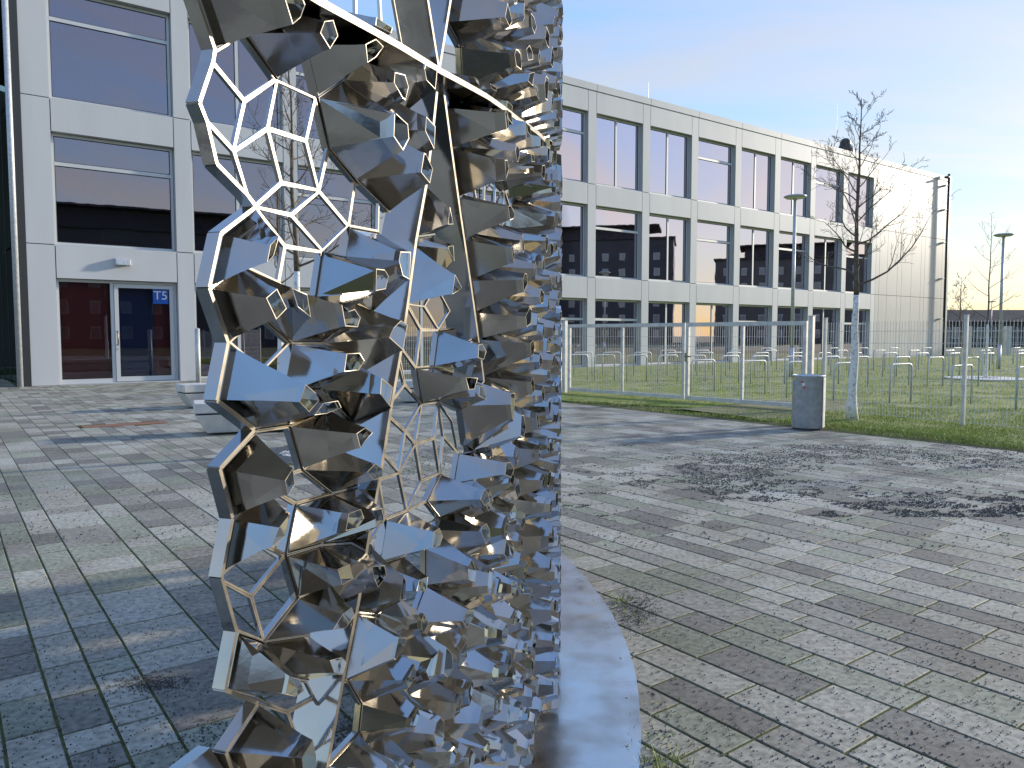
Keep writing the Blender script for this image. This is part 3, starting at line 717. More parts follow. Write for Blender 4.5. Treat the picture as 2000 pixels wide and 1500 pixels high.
def ring(mb, p, th=.0026, dep=.026, front=0.0, fm=1):
    A = inset(p, .0003); B = inset(p, th); n = len(p)
    v = [surf(*q, front) for q in A]+[surf(*q, front) for q in B]+[surf(*q, -dep) for q in A]+[surf(*q, -dep) for q in B]
    f = []; m = []
    for i in range(n):
        j = (i+1) % n
        f += [(i, j, n+j, n+i)]; m.append(fm)
        f += [(n+i, n+j, 3*n+j, 3*n+i), (2*n+j, 2*n+i, 3*n+i, 3*n+j), (j, i, 2*n+i, 2*n+j)]; m += [0, 0, 0]
    k = len(mb.v); mb.v += v; mb.f += [tuple(a+k for a in q) for q in f]; mb.m += m
def cone(mb, p, rnd):
    n = len(p); B = inset(p, .0016); cx_, cy_ = cen(p)
    size = math.sqrt(abs(sum(p[j-1][0]*p[j][1]-p[j][0]*p[j-1][1] for j in range(n)))/2)
    k_ = 1.32 if region(cx_, cy_) in 'cf' else (.95 if cx_ < .62 else .8)
    L = min((size*rnd.uniform(.86, 1.06)+.006)*k_, .128)
    kx = rnd.uniform(.32, .42); tx, ty = rnd.gauss(0, .055)*size, rnd.gauss(-.02, .055)*size
    tilt = [rnd.uniform(-.003, .003) for _ in range(3)]
    T = [(cx_+tx+(q[0]-cx_)*kx*rnd.uniform(.94, 1.06), cy_+ty+(q[1]-cy_)*kx*rnd.uniform(.94, 1.06)) for q in B]
    if n >= 6 and rnd.random() < .35:      # some funnels merge two corners into a four or five sided mouth
        k = rnd.randrange(n); mx_ = ((T[k][0]+T[(k+1) % n][0])/2, (T[k][1]+T[(k+1) % n][1])/2)
        T[k] = (mx_[0]*.98+T[k][0]*.02, mx_[1]*.98+T[k][1]*.02); T[(k+1) % n] = (mx_[0]*.98+T[(k+1) % n][0]*.02, mx_[1]*.98+T[(k+1) % n][1]*.02)
    Tm = [(cx_+tx*.86+(q[0]-cx_-tx)*1.22, cy_+ty*.86+(q[1]-cy_-ty)*1.22) for q in T]
    Ti = [(cx_+tx+(q[0]-cx_-tx)*.925, cy_+ty+(q[1]-cy_-ty)*.925) for q in T]
    Bi = inset(p, .0030)
    lo = [L+tilt[0]*math.cos(i*6.28/n)+tilt[1]*math.sin(i*6.28/n) for i in range(n)]
    v = [surf(*q, .0) for q in B]+[surf(*q, l) for q, l in zip(T, lo)]+[surf(*q, l) for q, l in zip(Ti, lo)]+[surf(*q, -.001) for q in Bi]+[surf(*q, l*.80) for q, l in zip(Tm, lo)]
    f = []; m = []
    for i in range(n):
        j = (i+1) % n
        f += [(i, j, 4*n+j, 4*n+i), (4*n+i, 4*n+j, n+j, n+i), (n+i, n+j, 2*n+j, 2*n+i), (2*n+i, 2*n+j, 3*n+j, 3*n+i)]; m += [0, 0, 1, 0]
    k = len(mb.v); mb.v += v; mb.f += [tuple(a+k for a in q) for q in f]; mb.m += m
SM = [M['steel'], M['steel_edge']]
def score(c):
    q = surf(*c['c']); 
    if q[1] < .4: return 0
    u, v, z = proj(q)
    if not (300 < u < 1120 and -60 < v < 1560): return 0
    if c['c'][0] > 3.4: return 0
    return 1/z+(1 if c['exp'] else 0)
live = [c for c in cells if c['poly']]
ks = sorted([c for c in live if c['kind'] == K_], key=lambda c: -score(c))
os_ = sorted([c for c in live if c['kind'] == O_], key=lambda c: -score(c))
rnd = random.Random(5)
rk = MB()
for i, c in enumerate(ks):
    p = ccw(c['poly'])
    if i < 300:
        b = MB(); ring(b, p, .0018, .014, .003, fm=0); cone(b, p, rnd); b.build('funnel_cell', SM, scu)
    else: ring(rk, p, .0018, dep=.02, fm=0); cone(rk, p, rnd)
rk.build('funnel_cells', SM, scu, kind='stuff')
ro = MB()
for i, c in enumerate(os_):
    p = ccw(c['poly'])
    if i < 300 and score(c) > 0:
        b = MB(); ring(b, p, .0034, .006); b.build('open_cell', SM, scu)
    else: ring(ro, p, .003, .008)
ro.build('open_cells', SM, scu, kind='stuff')
def plate(name, line, front, back, th, sub=6):
    pts = []
    for a, b in zip(line, line[1:]):
        for k in range(sub): pts.append((a[0]+(b[0]-a[0])*k/sub, a[1]+(b[1]-a[1])*k/sub))
    pts.append(line[-1]); v = []; n = len(pts)
    for i, p in enumerate(pts):
        a, b = pts[max(i-1, 0)], pts[min(i+1, n-1)]; e = (b[0]-a[0], b[1]-a[1]); l = math.hypot(*e) or 1
        nx, ny = -e[1]/l*th/2, e[0]/l*th/2
        v += [surf(p[0]+nx, p[1]+ny, front), surf(p[0]-nx, p[1]-ny, front), surf(p[0]-nx, p[1]-ny, back), surf(p[0]+nx, p[1]+ny, back)]
    f = []; m = []
    for i in range(n-1):
        a, b = 4*i, 4*i+4
        f += [(a, a+1, b+1, b), (a+1, a+2, b+2, b+1), (a+2, a+3, b+3, b+2), (a+3, a, b, b+3)]; m += [1, 0, 0, 0]
    f += [(0, 3, 2, 1), (4*n-4, 4*n-3, 4*n-2, 4*n-1)]; m += [0, 0]
    return put(name, v, f, SM, scu, mids=m)
def forward(poly, d=.034):     # the ribs stand 34 mm proud: move their foot line so that the front edge keeps its sight line
    o = []
    for s_, h_ in poly:
        P = surf(s_, h_)
        if P[1] < .4: o.append((s_-.03, h_)); continue
        u_, v_, z_ = proj(P); a, b = s_-.2, s_
        for _ in range(24):
            m_ = (a+b)/2; U_ = proj(surf(m_, h_, d))[0]
            if U_ > u_: b = m_
            else: a = m_
        hh_ = h_; m_ = (a+b)/2; V_ = proj(surf(m_, hh_, d)); hh_ += (V_[1]-v_)*V_[2]/F; o.append((m_, max(0.012, hh_)))
    return o
plate('rib', forward(ribA), .034, -.045, .010)
plate('rib', forward(ribB), .034, -.045, .010)
kc = min(range(len(ribC)), key=lambda i: abs(ribC[i][0]-XP[0]))
plate('rib', forward(ribC[:kc+1], .085), .085, -.01, .012)
plate('rib', forward(ribC[kc:-1], .085), .085, -.01, .012)
plate('rib', forward(rA2), .034, -.045, .009)
plate('rib', forward(rB2), .034, -.045, .009)
# extra ribs nearer the far end
for a, b in (((1048, 560), (1046, 1330)), ((1072, 120), (1068, 1340))):
    p, q = hit(a[0]-8, a[1]), hit(b[0]-8, b[1])
    if p and q: plate('rib', [(p[0], TOP), (p[0], .8), (q[0], .012)], .012, -.08, .007)
full = [(S0, TOP)]+[(S0+random.uniform(-.05, .03), h) for h in np.arange(TOP-.09, hmax+.08, -.085)]+BORDER+[(S0+random.uniform(-.04, .04), h) for h in np.arange(hmin-.08, .03, -.085)]+[(S0, .012)]
fullf = forward(full, .016)
for a, b in zip(fullf, fullf[1:]): plate('border_plate', [a, b], .016, -.004, .006, 1)
# base plate
oe = [ground(1085, 1070), ground(1150, 1140), ground(1200, 1212), ground(1236, 1300), ground(1250, 1400), ground(1249, 1500)]
oe = [np.array(p) for p in oe]
outer = [np.array((-.02, 5.75)), np.array((.17, 5.35))]+oe+[np.array((.30, 1.95)), np.array((.17, 1.5)), np.array((.0, 1.05)), np.array((-.22, .62)), np.array((-.45, .30))]
outer = cr(np.array(outer), 10)
inner = cr(np.array([(-.62, .40), (-.53, .9), (-.40, 1.5), (-.24, 2.2), (-.11, 2.9), (-.03, 3.6), (-.03, 4.3), (-.13, 5.0), (-.32, 5.5)]), 10)
ring_ = [tuple(p) for p in outer]+[tuple(p) for p in inner]
n = len(ring_)
v = [(x, y, .001) for x, y in ring_]+[(x, y, .013) for x, y in ring_]
bp = put('base_plate', v, [tuple(range(n, 2*n))[::-1]]+[(i, (i+1) % n, n+(i+1) % n, n+i) for i in range(n)], M['steel_base'], scu)
bpm = bmesh.new(); bpm.from_mesh(bp.data); bmesh.ops.triangulate(bpm, faces=[f for f in bpm.faces if len(f.verts) > 4]); bmesh.ops.recalc_face_normals(bpm, faces=bpm.faces); bpm.to_mesh(bp.data); bpm.free()
ol = [np.array(p) for p in outer]; acc = .1
for a, b in zip(ol, ol[1:]):
    L = np.linalg.norm(b-a); acc -= L
    if acc < 0:
        acc = .33; t = (b-a)/L; nn = np.array([t[1], -t[0]]); 
        c0 = a+nn*.045 if nn[0] < 0 else a-nn*.045
        s_ = MB(); s_.lathe([(.0075, .0132), (.0075, .0146), (.005, .0150), (.0045, .0140)], c0, 12); s_.build('screw', M['galv'], bp)
ft = surf(ribA[-1][0], 0, -.03); s_ = MB(); s_.lathe([(.03, .013), (.03, .022), (.012, .024), (.012, .034)], ft[:2], 10); s_.build('foot_bolt', M['steel_edge'], bp)

# ------------------------------------------------------------ trees
def make_tree(name, label, base, height, trunk_r, white_h, spread, first, nb_, seed, barkm='bark', twig=1.0, cat='tree', lean=0, group=None, whitem='barkw', twr=.0022):
    R = random.Random(seed); rt = root(name, label, cat, (base[0], base[1], 0), group=group)
    pts = []; n = 14
    for i in range(n+1):
        h = height*i/n; pts.append(Vector((lean*h/height+R.gauss(0, .012*height/5)*(i > 0), R.gauss(0, .012*height/5)*(i > 0), h)))
    rad = [trunk_r*(1-.93*(i/n)**.8) for i in range(n+1)]; rad[0] *= 1.25
    def at(h):
        k = max(0, min(n-1e-6, h/height*n)); i = int(k); return pts[i].lerp(pts[i+1], k-i), rad[i]+(rad[i+1]-rad[i])*(k-i)
    if white_h > 0:
        b = MB(); hs = [white_h*i/8 for i in range(9)]; b.tube([at(h)[0] for h in hs], [at(h)[1]*(1+R.uniform(-.05, .05)) for h in hs], 14); b.build('trunk', M[whitem], rt, True)
        b = MB(); hs = [white_h+(height-white_h)*i/12 for i in range(13)]; b.tube([at(h)[0] for h in hs], [at(h)[1] for h in hs], 8); b.build('upper_trunk', M[barkm], rt, True)
    else:
        b = MB(); b.tube(pts, rad, 8); b.build('trunk', M[barkm], rt, True)
    tw = MB()
    def grow(p, d, L, r, lev):
        k = 6 if lev == 0 else (4 if lev == 1 else 3); q = [p.copy()]; rr = [r]; cur = p.copy(); dd = d.copy()
        for i in range(k):
            dd = (dd+Vector((R.gauss(0, .16), R.gauss(0, .16), R.gauss(.06, .12)))).normalized(); cur = cur+dd*(L/k); q.append(cur.copy()); rr.append(max(twr*.8, r*(1-.8*(i+1)/k)))
            if lev < 3 and i >= (1 if lev == 0 else 0):
                for _ in range(R.choice((1, 1, 2) if lev < 2 else (0, 1))):
                    if R.random() < .85*twig:
                        a = dd.orthogonal().normalized(); a.rotate(Matrix.Rotation(R.random()*6.28, 4, dd)); nd = (dd*R.uniform(.6, 1)+a*R.uniform(.5, .9)).normalized()
                        grow(cur, nd, L*R.uniform(.28, .5)*(1-.35*i/k), max(twr, rr[-1]*.6), lev+1)
        tw.tube(q, rr, 5 if lev == 0 else 3, cap=False)
    for i in range(nb_):
        f_ = i/max(1, nb_-1); h = first+(height*.97-first)*f_**.9; p, r_ = at(h); a = i*2.4+R.uniform(-.4, .4)
        L = spread*(1-.78*f_)*R.uniform(.75, 1.15); el = R.uniform(.25, .6)+.5*f_
        grow(p, Vector((math.cos(a)*math.cos(el), math.sin(a)*math.cos(el), math.sin(el))), L, max(twr*1.5, r_*.48), 0)
    tw.build('crown', M[barkm], rt)
    return rt
tr = ground(1664, 823)
make_tree('young_tree', 'bare young tree with whitewashed trunk standing behind the steel litter bin', tr, 5.15, .080, 2.05, 1.3, 2.2, 26, 3, twig=1.1, twr=.0034)
make_tree('young_tree', 'bare young tree with white trunk rising from the iron grate behind the screen', tg, 4.75, .068, 2.15, .95, 2.2, 24, 8, lean=-.08, twig=1.1, twr=.0026)
tb = ground(549, 792)
make_tree('young_tree', 'slimmer bare tree with pale trunk between the grate tree and the facade', tb, 5.6, .075, 2.2, .9, 2.4, 14, 15)
t3 = ground(1925, 742)
make_tree('young_tree', 'bare conical tree on a pale round slab in the lawn at right', t3, 5.1, .05, 1.75, 1.5, 1.6, 16, 23, 'bark_far', .55, twr=.0035)
for i, (u, d_, hh, spr, lab) in enumerate(((1872, 90, 8.2, 3.2, 'bushy bare tree just right of the far end of the building'), (1820, 100, 9, 4, 'bare tree whose crown peeks past the building corner'), (1978, 110, 4.6, 2.2, 'low bare tree beside the white gabled house far off'), (2020, 105, 5.2, 3, 'bare tree at the right edge above the far roofs'))):
    g0 = np.array([(u-1000)/F*d_, d_]); make_tree('bare_tree', lab, g0, hh, .16, 0, spr, 1.2, 15, 40+i, 'bark_far', .9, twr=.02)
sb = MB(); sb.lathe([(1.15, .02), (1.15, .055), (1.10, .06), (.36, .06), (.34, .03)], (0, 0), 40); o = sb.build('tree_slab', M['concrete']); o.location = (t3[0], t3[1], .01)
o['label'] = 'pale round concrete slab around the conical tree in the lawn'; o['category'] = 'slab'
# iron grate round the near tree
gr = root('tree_grate', 'square dark iron grate with pebbled round opening under the white trunk', 'grate', (tg[0], tg[1], 0), ang)
b = MB()
for i in range(34):
    x0 = -.60+i*.0358
    hw = math.sqrt(max(0, .27**2-(x0+.01)**2)) if abs(x0+.01) < .27 else 0
    if hw: b.box(x0, x0+.02, -.60, -hw, -.02, .004); b.box(x0, x0+.02, hw, .60, -.02, .004)
    else: b.box(x0, x0+.02, -.60, .60, -.02, .004)
b.build('slat', M['grate'], gr, kind='stuff')
b = MB()
for q in ((-.62, .62, -.62, -.60), (-.62, .62, .60, .62), (-.62, -.602, -.60, .60), (.612, .62, -.60, .60)): b.box(*q, -.02, .006)
b.build('frame', M['grate'], gr)
b = MB()
for _ in range(420):
    a = random.random()*6.28; r_ = random.uniform(.08, .27); s_ = random.uniform(.006, .016)
    b.lathe([(s_*.6, -.01), (s_, s_*.3), (s_*.5, s_*.9)], (r_*math.cos(a), r_*math.sin(a)), 6)
b.build('pebbles', M['concrete'], gr, kind='stuff')
# mulch mat in the paving
mm = MB(); mm.box(-.6, .6, -.17, .17, -.02, .004); o = mm.build('mulch_strip', M['asphalt']); o.location = (mt0[0], mt0[1], 0); o.rotation_euler = (0, 0, ang)
o['label'] = 'reddish brown bark filled slot in the paving before the door'; o['category'] = 'planting slot'

# ------------------------------------------------------------ benches, bollard, bin
def bench(label, loc, rz, L, W=.62, Hh=.46):
    rt = root('concrete_bench', label, 'bench', (loc[0], loc[1], 0), rz, 'concrete block benches')
    b = MB(); b.box(0, L, 0, W, .03, Hh-.17, taper=0); 
    v = b.v; ins = .16
    b.v = [(x+(ins if x < .01 else -ins)*(z < .1), y+(ins*.35 if y < .01 else -ins*.35)*(z < .1), z) for x, y, z in v]
    bevel(b.build('base', M['concrete'], rt), .012)
    b = MB(); b.box(.03, L-.03, .03, W-.03, Hh-.17, Hh-.145); b.build('shadow_gap', M['back'], rt)
    b = MB(); b.box(-.005, L+.005, -.005, W+.005, Hh-.145, Hh); bevel(b.build('seat', M['concrete'], rt), .015)
    return rt
ra = math.atan2(D[1], D[0])
g1, g2 = ground(395, 853), ground(640, 841); rb = math.atan2(g2[1]-g1[1], g2[0]-g1[0])
bench('nearest pale concrete bench with dark joint, behind the left edge of the screen', g1-np.array([.10, 0]), rb, float(np.linalg.norm(g2-g1))+.1)
g1, g2 = ground(382, 800), ground(560, 790); rb = math.atan2(g2[1]-g1[1], g2[0]-g1[0])
bench('farther pale concrete bench showing just above the nearest one', g1-np.array([.2, 0]), rb, 2.2)
g1 = ground(772, 788); bench('pale concrete bench seen through the middle open cells of the screen', g1, .12, 1.6)
bo = root('bollard', 'slim steel bollard in front of the facade beside the screen edge', 'bollard', (*ground(388, 755), 0))
b = MB(); b.tube([(0, 0, 0), (0, 0, 1.55)], .065, 16); b.build('post', M['galv_light'], bo, True)
b = MB(); b.lathe([(.068, 1.55), (.068, 1.575), (.03, 1.60)], n=16); b.build('cap', M['galv'], bo)
bn = ground(1577, 838); bin_ = root('litter_bin', 'round galvanised steel litter bin with small stickers on the paving edge', 'bin', (bn[0], bn[1], 0))
Rb = .225
b = MB(); b.lathe([(Rb*.93, .0), (Rb*.93, .03)], n=48); b.build('foot_ring', M['dark'], bin_)
b = MB(); b.lathe([(Rb-.004, .03), (Rb, .034), (Rb, .79), (Rb+.008, .795), (Rb+.008, .812), (Rb-.01, .815), (Rb-.02, .80), (Rb-.06, .79), (Rb-.10, .74), (.03, .70)], n=64); bo_ = b.build('drum', M['galv'], bin_)
for p in bo_.data.polygons: p.use_smooth = len(p.vertices) == 4 and abs(p.normal.z) < .3
th = math.atan2(-bn[1], -bn[0])
def onbin(a, z, r): return (r*math.cos(th+a), r*math.sin(th+a), z)
def strip(a0, a1, z0, z1, r, m, name, k=8):
    v = []; f = []
    for i in range(k+1):
        a = a0+(a1-a0)*i/k; v += [onbin(a, z0, r), onbin(a, z1, r), onbin(a, z1, r-.006), onbin(a, z0, r-.006)]
    for i in range(k): f += [(4*i, 4*i+4, 4*i+5, 4*i+1), (4*i+1, 4*i+5, 4*i+6, 4*i+2), (4*i+3, 4*i, 4*i+1, 4*i+2)[:4], (4*i+3, 4*i+7, 4*i+4, 4*i)]
    f.append((4*k, 4*k+3, 4*k+2, 4*k+1)); put(name, v, f, m, bin_)
strip(1.05, 1.9, .045, .78, Rb+.012, M['galv_light'], 'door_flap', 12)
strip(-1.15, -.97, .66, .72, Rb+.0015, M['sticker_b'], 'sticker', 3); strip(-1.15, -.97, .725, .77, Rb+.0015, M['sticker_y'], 'sticker', 3)
strip(-.40, -.20, .66, .70, Rb+.0015, M['sticker_w'], 'sticker', 3); strip(-.50, -.32, .705, .73, Rb+.0015, M['sticker_r'], 'sticker', 3); strip(-.30, -.20, .615, .655, Rb+.0015, M['sticker_r'], 'sticker', 3)

# ------------------------------------------------------------ lamps
def lamp(label, base, h, r=.36):
    rt = root('street_lamp', label, 'street lamp', (base[0], base[1], 0), group='mushroom head street lamps')
    b = MB(); b.tube([(0, 0, 0), (0, 0, 1.0)], .075, 14); b.tube([(0, 0, .98), (0, 0, h-.1)], [.062, .05], 14); b.build('pole', M['galv'], rt, True)
    b = MB(); b.lathe([(.06, h-.16), (.075, h-.10), (r*.85, h-.085), (r, h-.05), (r, h-.03), (r*.8, h), (.05, h+.012)], n=36); b.build('lamp_head', M['galv'], rt)
    b = MB(); b.lathe([(r*.78, h-.10), (r*.80, h-.088)], n=30); b.build('diffuser', M['white'], rt)
lamp('street lamp with flat disc head in front of the window bays, behind the gate', ground(1545, 737), 6.0)
lamp('street lamp with flat disc head on the lawn at the far right', ground(1950, 722), 5.5)
lamp('tiny distant street lamp above the dark roofs at right', np.array([(1933-1000)/F*95, 95.]), 5.6, .5)

# ------------------------------------------------------------ fence and gate
def lerp(a, b, k): return a*(1-k)+b*k
def wires(mb, a, b, z0, z1, dv=.05, dh=.2, r=.0028, tf=None):
    L = float(np.linalg.norm(b-a)); d = (b-a)/L; nn = np.array([d[1], -d[0]])
    def t3d(x, y, z): q = a+d*x+nn*y; return (q[0], q[1], z)
    x = dv/2
    while x < L: mb.box(x-r, x+r, -r, r, z0, z1, t3d); x += dv
    z = z0+.02
    while z < z1: mb.box(0, L, r, r*2.6, z-r*1.2, z+r*1.2, t3d); z += dh
def postbox(mb, p, d, s, z0, z1):
    nn = np.array([d[1], -d[0]])
    def t3d(x, y, z): q = p+d*x+nn*y; return (q[0], q[1], z)
    mb.box(-s, s, -s, s, z0, z1, t3d)
gL, gR = ground(1103, 769), ground(1578, 806); gd_ = (gR-gL)/np.linalg.norm(gR-gL); gM = lerp(gL, gR, .565)
gate = root('metal_gate', 'wide galvanised double gate of wire mesh closing the lawn', 'gate')
for a, b, nm in ((gL+gd_*.12, gM-gd_*.012, 0), (gM+gd_*.012, gR-gd_*.05, 1)):
    f = MB(); d = gd_; L = float(np.linalg.norm(b-a)); nn = np.array([d[1], -d[0]])
    def t3d(x, y, z, a=a): q = a+d*x+nn*y; return (q[0], q[1], z)
    f.box(0, .07, -.03, .03, .08, 1.66, t3d); f.box(L-.07, L, -.03, .03, .08, 1.66, t3d); f.box(.07, L-.07, -.03, .03, 1.585, 1.66, t3d); f.box(.07, L-.07, -.03, .03, .08, .155, t3d)
    leaf = f.build('gate_leaf', M['galv_light'], gate)
    f = MB(); f.box(L*.5-.025, L*.5+.025, -.025, .025, .155, 1.585, t3d); f.build('stile', M['galv_light'], leaf)
    f = MB(); wires(f, a+d*.07, b-d*.07, .155, 1.585, r=.0022); f.build('wire_mesh', M['galv'], leaf, kind='stuff')
    if nm == 1:
        f = MB(); c0 = t3d(.035, .05, .95); f.box(-.0, .07, .03, .06, .86, 1.04, t3d); f.tube([t3d(.035, .03, .97), t3d(.035, .1, .97), t3d(.19, .1, .97)], .014, 8); f.build('handle', M['steel_edge'], leaf)
for p, s in ((gL, .045), (gR+gd_*.03, .042)):
    f = MB(); postbox(f, p, gd_, s, 0, 1.74); f.build('gate_post', M['galv_light'], gate)
    f = MB(); postbox(f, p, gd_, s+.006, 1.74, 1.755); f.build('post_cap', M['galv'], gate)
fence = root('mesh_fence', 'double wire mesh fence from the gate past the young tree', 'fence')
f0 = ground(1608, 807); f1 = ground(1880, 833); fd = (f1-f0)/np.linalg.norm(f1-f0); step = float(np.linalg.norm(f1-f0))
for i in range(4):
    p = f0+fd*step*i; f = MB(); postbox(f, p, fd, .026, 0, 1.70); o = f.build('fence_post', M['galv_light'], fence)
    f = MB(); postbox(f, p, fd, .030, 1.70, 1.715); f.build('post_cap', M['galv'], o)
    if i < 3: f = MB(); wires(f, p+fd*.04, p+fd*(step-.04), .05, 1.63); f.build('fence_panel', M['galv'], fence, kind='stuff')
fence2 = root('mesh_fence', 'mesh fence left of the gate running behind the steel screen', 'fence')
h0 = gL-gd_*.08; hd = np.array([-.86, .30]); hd /= np.linalg.norm(hd)
for i in range(3):
    p = h0+hd*2.5*i; f = MB(); postbox(f, p+hd*.06, hd, .034, 0, 1.70); f.build('fence_post', M['galv_light'], fence2)
    if i < 2: f = MB(); wires(f, p+hd*.1, p+hd*2.5, .05, 1.63); f.build('fence_panel', M['galv'], fence2, kind='stuff')
fence3 = root('boundary_fence', 'distant boundary fence with broad posts beyond the lawn', 'fence')
q0 = np.array([(1800-1000)/F*56, 56.0]); q1 = np.array([(2120-1000)/F*54, 54.0]); qd = (q1-q0)/np.linalg.norm(q1-q0); L = float(np.linalg.norm(q1-q0))
for k in range(5):
    p = q0+qd*(.55+L/4.2*k); f = MB(); postbox(f, p, qd, .16 if k % 2 else .2, 0, 2.05); f.build('fence_post', M['galv_light'], fence3)
f = MB(); wires(f, q0, q1, .05, 2.0, .16, .4, .01); f.build('fence_panel', M['galv'], fence3, kind='stuff')

# ------------------------------------------------------------ bicycle stands
def hoop_mesh():
    b = MB(); Wd, Hh, r = .42, .80, .024; pts = [(-Wd, 0, 0), (-Wd, 0, Hh-.1)]
    pts += [(-Wd+.1-.1*math.cos(a), 0, Hh-.1+.1*math.sin(a)) for a in (.5, 1.05, 1.5)]
    pts += [(Wd-.1+.1*math.cos(a), 0, Hh-.1+.1*math.sin(a)) for a in (1.5, 1.05, .5)]+[(Wd, 0, Hh-.1), (Wd, 0, 0)]
    b.tube(pts, r*.85, 8); me = bpy.data.meshes.new('bike_stand'); me.from_pydata(b.v, [], b.f); me.materials.append(M['galv'])
    me.polygons.foreach_set('use_smooth', [len(p.vertices) == 4 for p in me.polygons]); me.update(); return me
hm = hoop_mesh()
rows = [('nearest the fence', ground(1380, 768), ground(2010, 800), 7, 0), ('second from the fence', ground(1125, 744), ground(1900, 757), 13, 1), ('in the middle of the lawn', ground(1140, 733), ground(1990, 738), 15, 0),
        ('second from the building', ground(1300, 724), ground(1990, 724), 11, 1), ('nearest the building', ground(1500, 714), ground(1985, 712), 9, 0)]
ordn = ['first', 'second', 'third', 'fourth', 'fifth', 'sixth', 'seventh', 'eighth', 'ninth', 'tenth', 'eleventh', 'twelfth', 'thirteenth', 'fourteenth', 'fifteenth']
for nm, a, b, n, par in rows:
    for i in range(n):
        p = lerp(a, b, i/(n-1)); o = inst('bike_stand', hm, None, (p[0]+random.uniform(-.1, .1), p[1], .01))
        o.rotation_euler = (0, 0, ang+random.uniform(-.04, .04)); o['category'] = 'bike stand'; o['group'] = 'steel hoop bike stands on the lawn'
        o['label'] = '%s hoop bike stand from the left, row %s' % (ordn[i], nm)

# ------------------------------------------------------------ chairs behind the first floor windows
def chair_parts():
    b = MB(); pts = []
    outl = [(-.17, 0), (-.22, .12), (-.235, .3), (-.20, .40), (.20, .40), (.235, .3), (.22, .12), (.17, 0)]
    nO = len(outl); hole = [(.09*math.cos(t), .30+.035*math.sin(t)) for t in [math.pi+math.pi*2*(k+.5)/nO for k in range(nO)]]
    hole = hole[::-1] if False else [(-.05, .27), (-.08, .285), (-.085, .31), (-.06, .33), (.06, .33), (.085, .31), (.08, .285), (.05, .27)]
    v = []
    for y in (0, .014): v += [(x, y+.03*z, z+.46) for x, z in outl]+[(x, y+.03*z, z+.46) for x, z in hole]
    f = []
    for i in range(nO):
        j = (i+1) % nO; f += [(i, j, nO+j, nO+i), (2*nO+j, 2*nO+i, 3*nO+i, 3*nO+j), (j, i, 2*nO+i, 2*nO+j), (nO+i, nO+j, 3*nO+j, 3*nO+i)]
    b.add(v, f); back = ('backrest', b)
    s = MB(); s.box(-.21, .21, .02, .44, .44, .455)
    l = MB()
    for sx_ in (-.19, .19): l.tube([(sx_, .42, .44), (sx_, .25, .02), (sx_, -.02, .01), (sx_, .44, .01)], .012, 6); l.tube([(sx_, .25, .02), (sx_, .02, .5)], .012, 6)
    res = []
    for nm, q, m in (('backrest', b, 'chair'), ('seat', s, 'chair'), ('leg_frame', l, 'galv')):
        me = bpy.data.meshes.new(nm); me.from_pydata(q.v, [], q.f); me.materials.append(M[m]); me.update(); res.append((nm, me))
    return res
cpm = chair_parts()
tl = {5: 'window bay just right of the steel screen', 6: 'second window bay right of the screen', 9: 'window bay behind the street lamp', 2: 'window bay behind the bare tree'}
spots = [(6, .55), (6, 1.1), (6, 1.7), (6, 2.3), (7, .5), (9, .8), (9, 1.5), (9, 2.1), (2, .8), (2, 1.6)]
for i, (bi, dt) in enumerate(spots):
    t = TB[bi][0]+dt-.1; q = fp(t, -.95, 3.87)
    o = root('chair', '', 'chair', q, ang+random.uniform(-.25, .25)+math.pi, 'pale shell chairs in the first floor rooms')
    where = {6: 'upper room directly right of the screen', 7: 'upper room two bays right of the screen', 9: 'upper room just left of the disc lamp', 2: 'upper room behind the near bare tree'}[bi]
    same = [k for k, s in enumerate(spots) if s[0] == bi]
    o['label'] = '%s shell chair from left in the %s' % (ordn[same.index(i)], where)
    for nm, me in cpm: inst(nm, me, o)
for k, bi in enumerate((6, 9)):
    q = fp(TB[bi][0]+1.3, -1.6, 3.87); o = root('table', 'long classroom table behind the chairs %s' % ('right of the screen' if k == 0 else 'near the disc lamp'), 'table', q, ang, 'classroom tables')
    b = MB(); b.box(-1.3, 1.3, -.35, .35, .70, .73); b.build('tabletop', M['white'], o)
    b = MB()
    for x_ in (-1.2, 1.2):
        for y_ in (-.3, .3): b.tube([(x_, y_, 0), (x_, y_, .70)], .02, 6)
    b.build('legs', M['galv'], o)

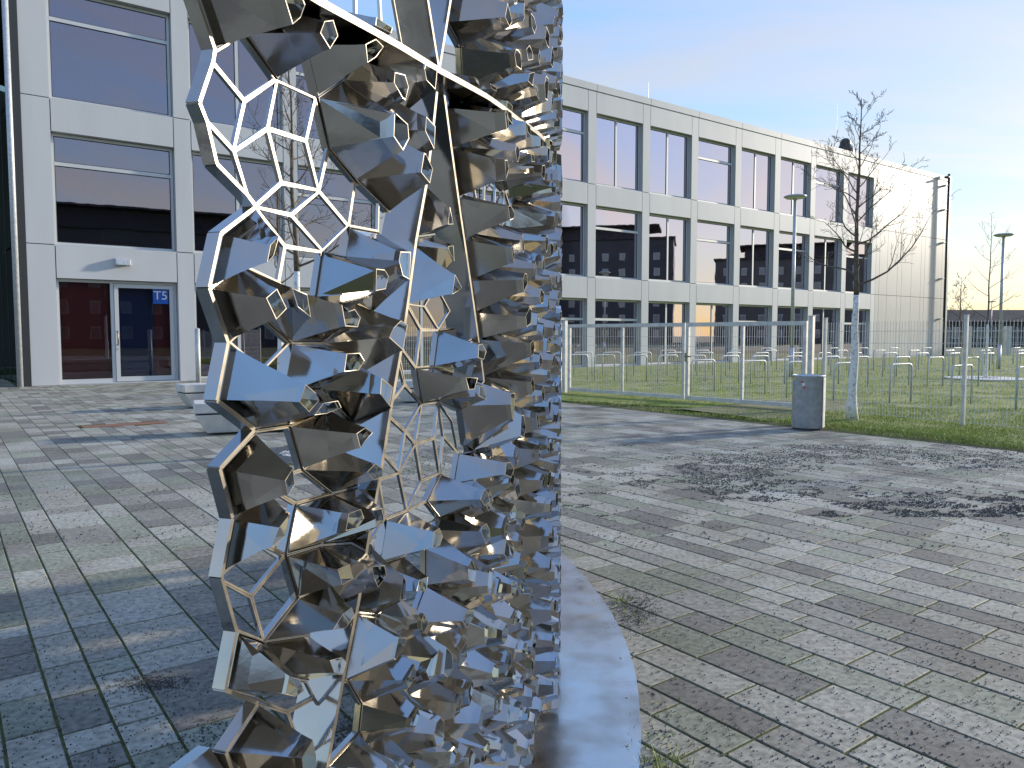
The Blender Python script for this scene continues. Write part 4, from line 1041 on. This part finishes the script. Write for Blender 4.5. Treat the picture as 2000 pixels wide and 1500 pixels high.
# ------------------------------------------------------------ far houses, and the street behind the viewer (seen mirrored in glass and steel)
def house(label, c, L, Wd, z1, rz, roofh, wallm, flat=False, name='house'):
    rt = root(name, label, 'house', (c[0], c[1], 0), rz, None)
    b = MB(); b.box(-L/2, L/2, -Wd/2, Wd/2, 0, z1); b.build('wall', M[wallm], rt)
    b = MB()
    if flat: b.box(-L/2-.3, L/2+.3, -Wd/2-.3, Wd/2+.3, z1, z1+.35); b.box(-L*.3, L*.32, -Wd*.35, Wd*.35, z1+.35, z1+2.6); b.box(-L*.34, L*.42, -Wd*.42, Wd*.42, z1+2.6, z1+2.85)
    else:
        o_ = .4; v = [(-L/2-o_, -Wd/2-o_, z1), (L/2+o_, -Wd/2-o_, z1), (L/2+o_, Wd/2+o_, z1), (-L/2-o_, Wd/2+o_, z1), (-L/2-o_, 0, z1+roofh), (L/2+o_, 0, z1+roofh)]
        b.add(v, [(0, 1, 5, 4), (2, 3, 4, 5), (3, 0, 4), (1, 2, 5), (0, 3, 2, 1)])
    b.build('roof', M['roof'], rt)
    for s in (-1, 1):
        z = 1.0
        while z < z1-1.8:
            x = -L/2+1.5
            while x < L/2-1.5:
                b = MB(); b.box(x, x+1.1, s*(Wd/2+.01)-.03, s*(Wd/2+.01)+.03, z, z+1.4); wn = b.build('window', M['frame'], rt)
                b = MB(); b.box(x+.08, x+1.02, s*(Wd/2+.03)-.03, s*(Wd/2+.03)+.03, z+.08, z+1.32); b.build('pane', M['glass_dark'], wn)
                x += 3.2
            z += 2.9
    return rt
house('long low dark roofed building beyond the boundary fence', ((1905-1000)/F*100, 100), 14, 8, 3.1, 0, 1.6, 'block')
house('small white gabled house at the right edge beyond the fence', ((1990-1000)/F*112, 112), 7, 6, 3.0, 1.2, 1.9, 'panel')
house('dark low house with flat roof between the far trees', ((1945-1000)/F*120, 122), 10, 8, 3.9, .2, 1.4, 'block2')
hg = MB()
for k in range(9000):
    x = random.uniform(48, 130); y = 68+random.gauss(0, 1.5)+(x-60)*.1; z = random.random()**1.2*2.2; s_ = random.uniform(.08, .25)
    a = Vector((random.gauss(0, 1), random.gauss(0, 1), random.gauss(0, 1))).normalized(); b_ = a.orthogonal().normalized()*s_; c_ = a.cross(b_).normalized()*s_
    p = Vector((x, y, z)); hg.add([p-b_, p+b_, p+c_], [(0, 1, 2)])
hg.build('bramble_hedge', M['far_green'], kind='stuff')
house('dark apartment block far across the street, mirrored in the middle windows', (123, 10), 34, 14, 19.5, 1.5, 0, 'block', True, 'apartment_block')
house('dark apartment block far off right, mirrored in the last window bays', (128, 48), 26, 14, 15.5, 1.6, 0, 'block2', True, 'apartment_block')
house('dark apartment block behind the viewer, mirrored in the door bay windows', (46, -35), 44, 14, 13.5, .78, 0, 'block', True, 'apartment_block')
house('grey brown apartment block far behind the viewer, mirrored in the funnels', (2, -56), 34, 12, 10.5, .1, 0, 'block2', True, 'apartment_block')
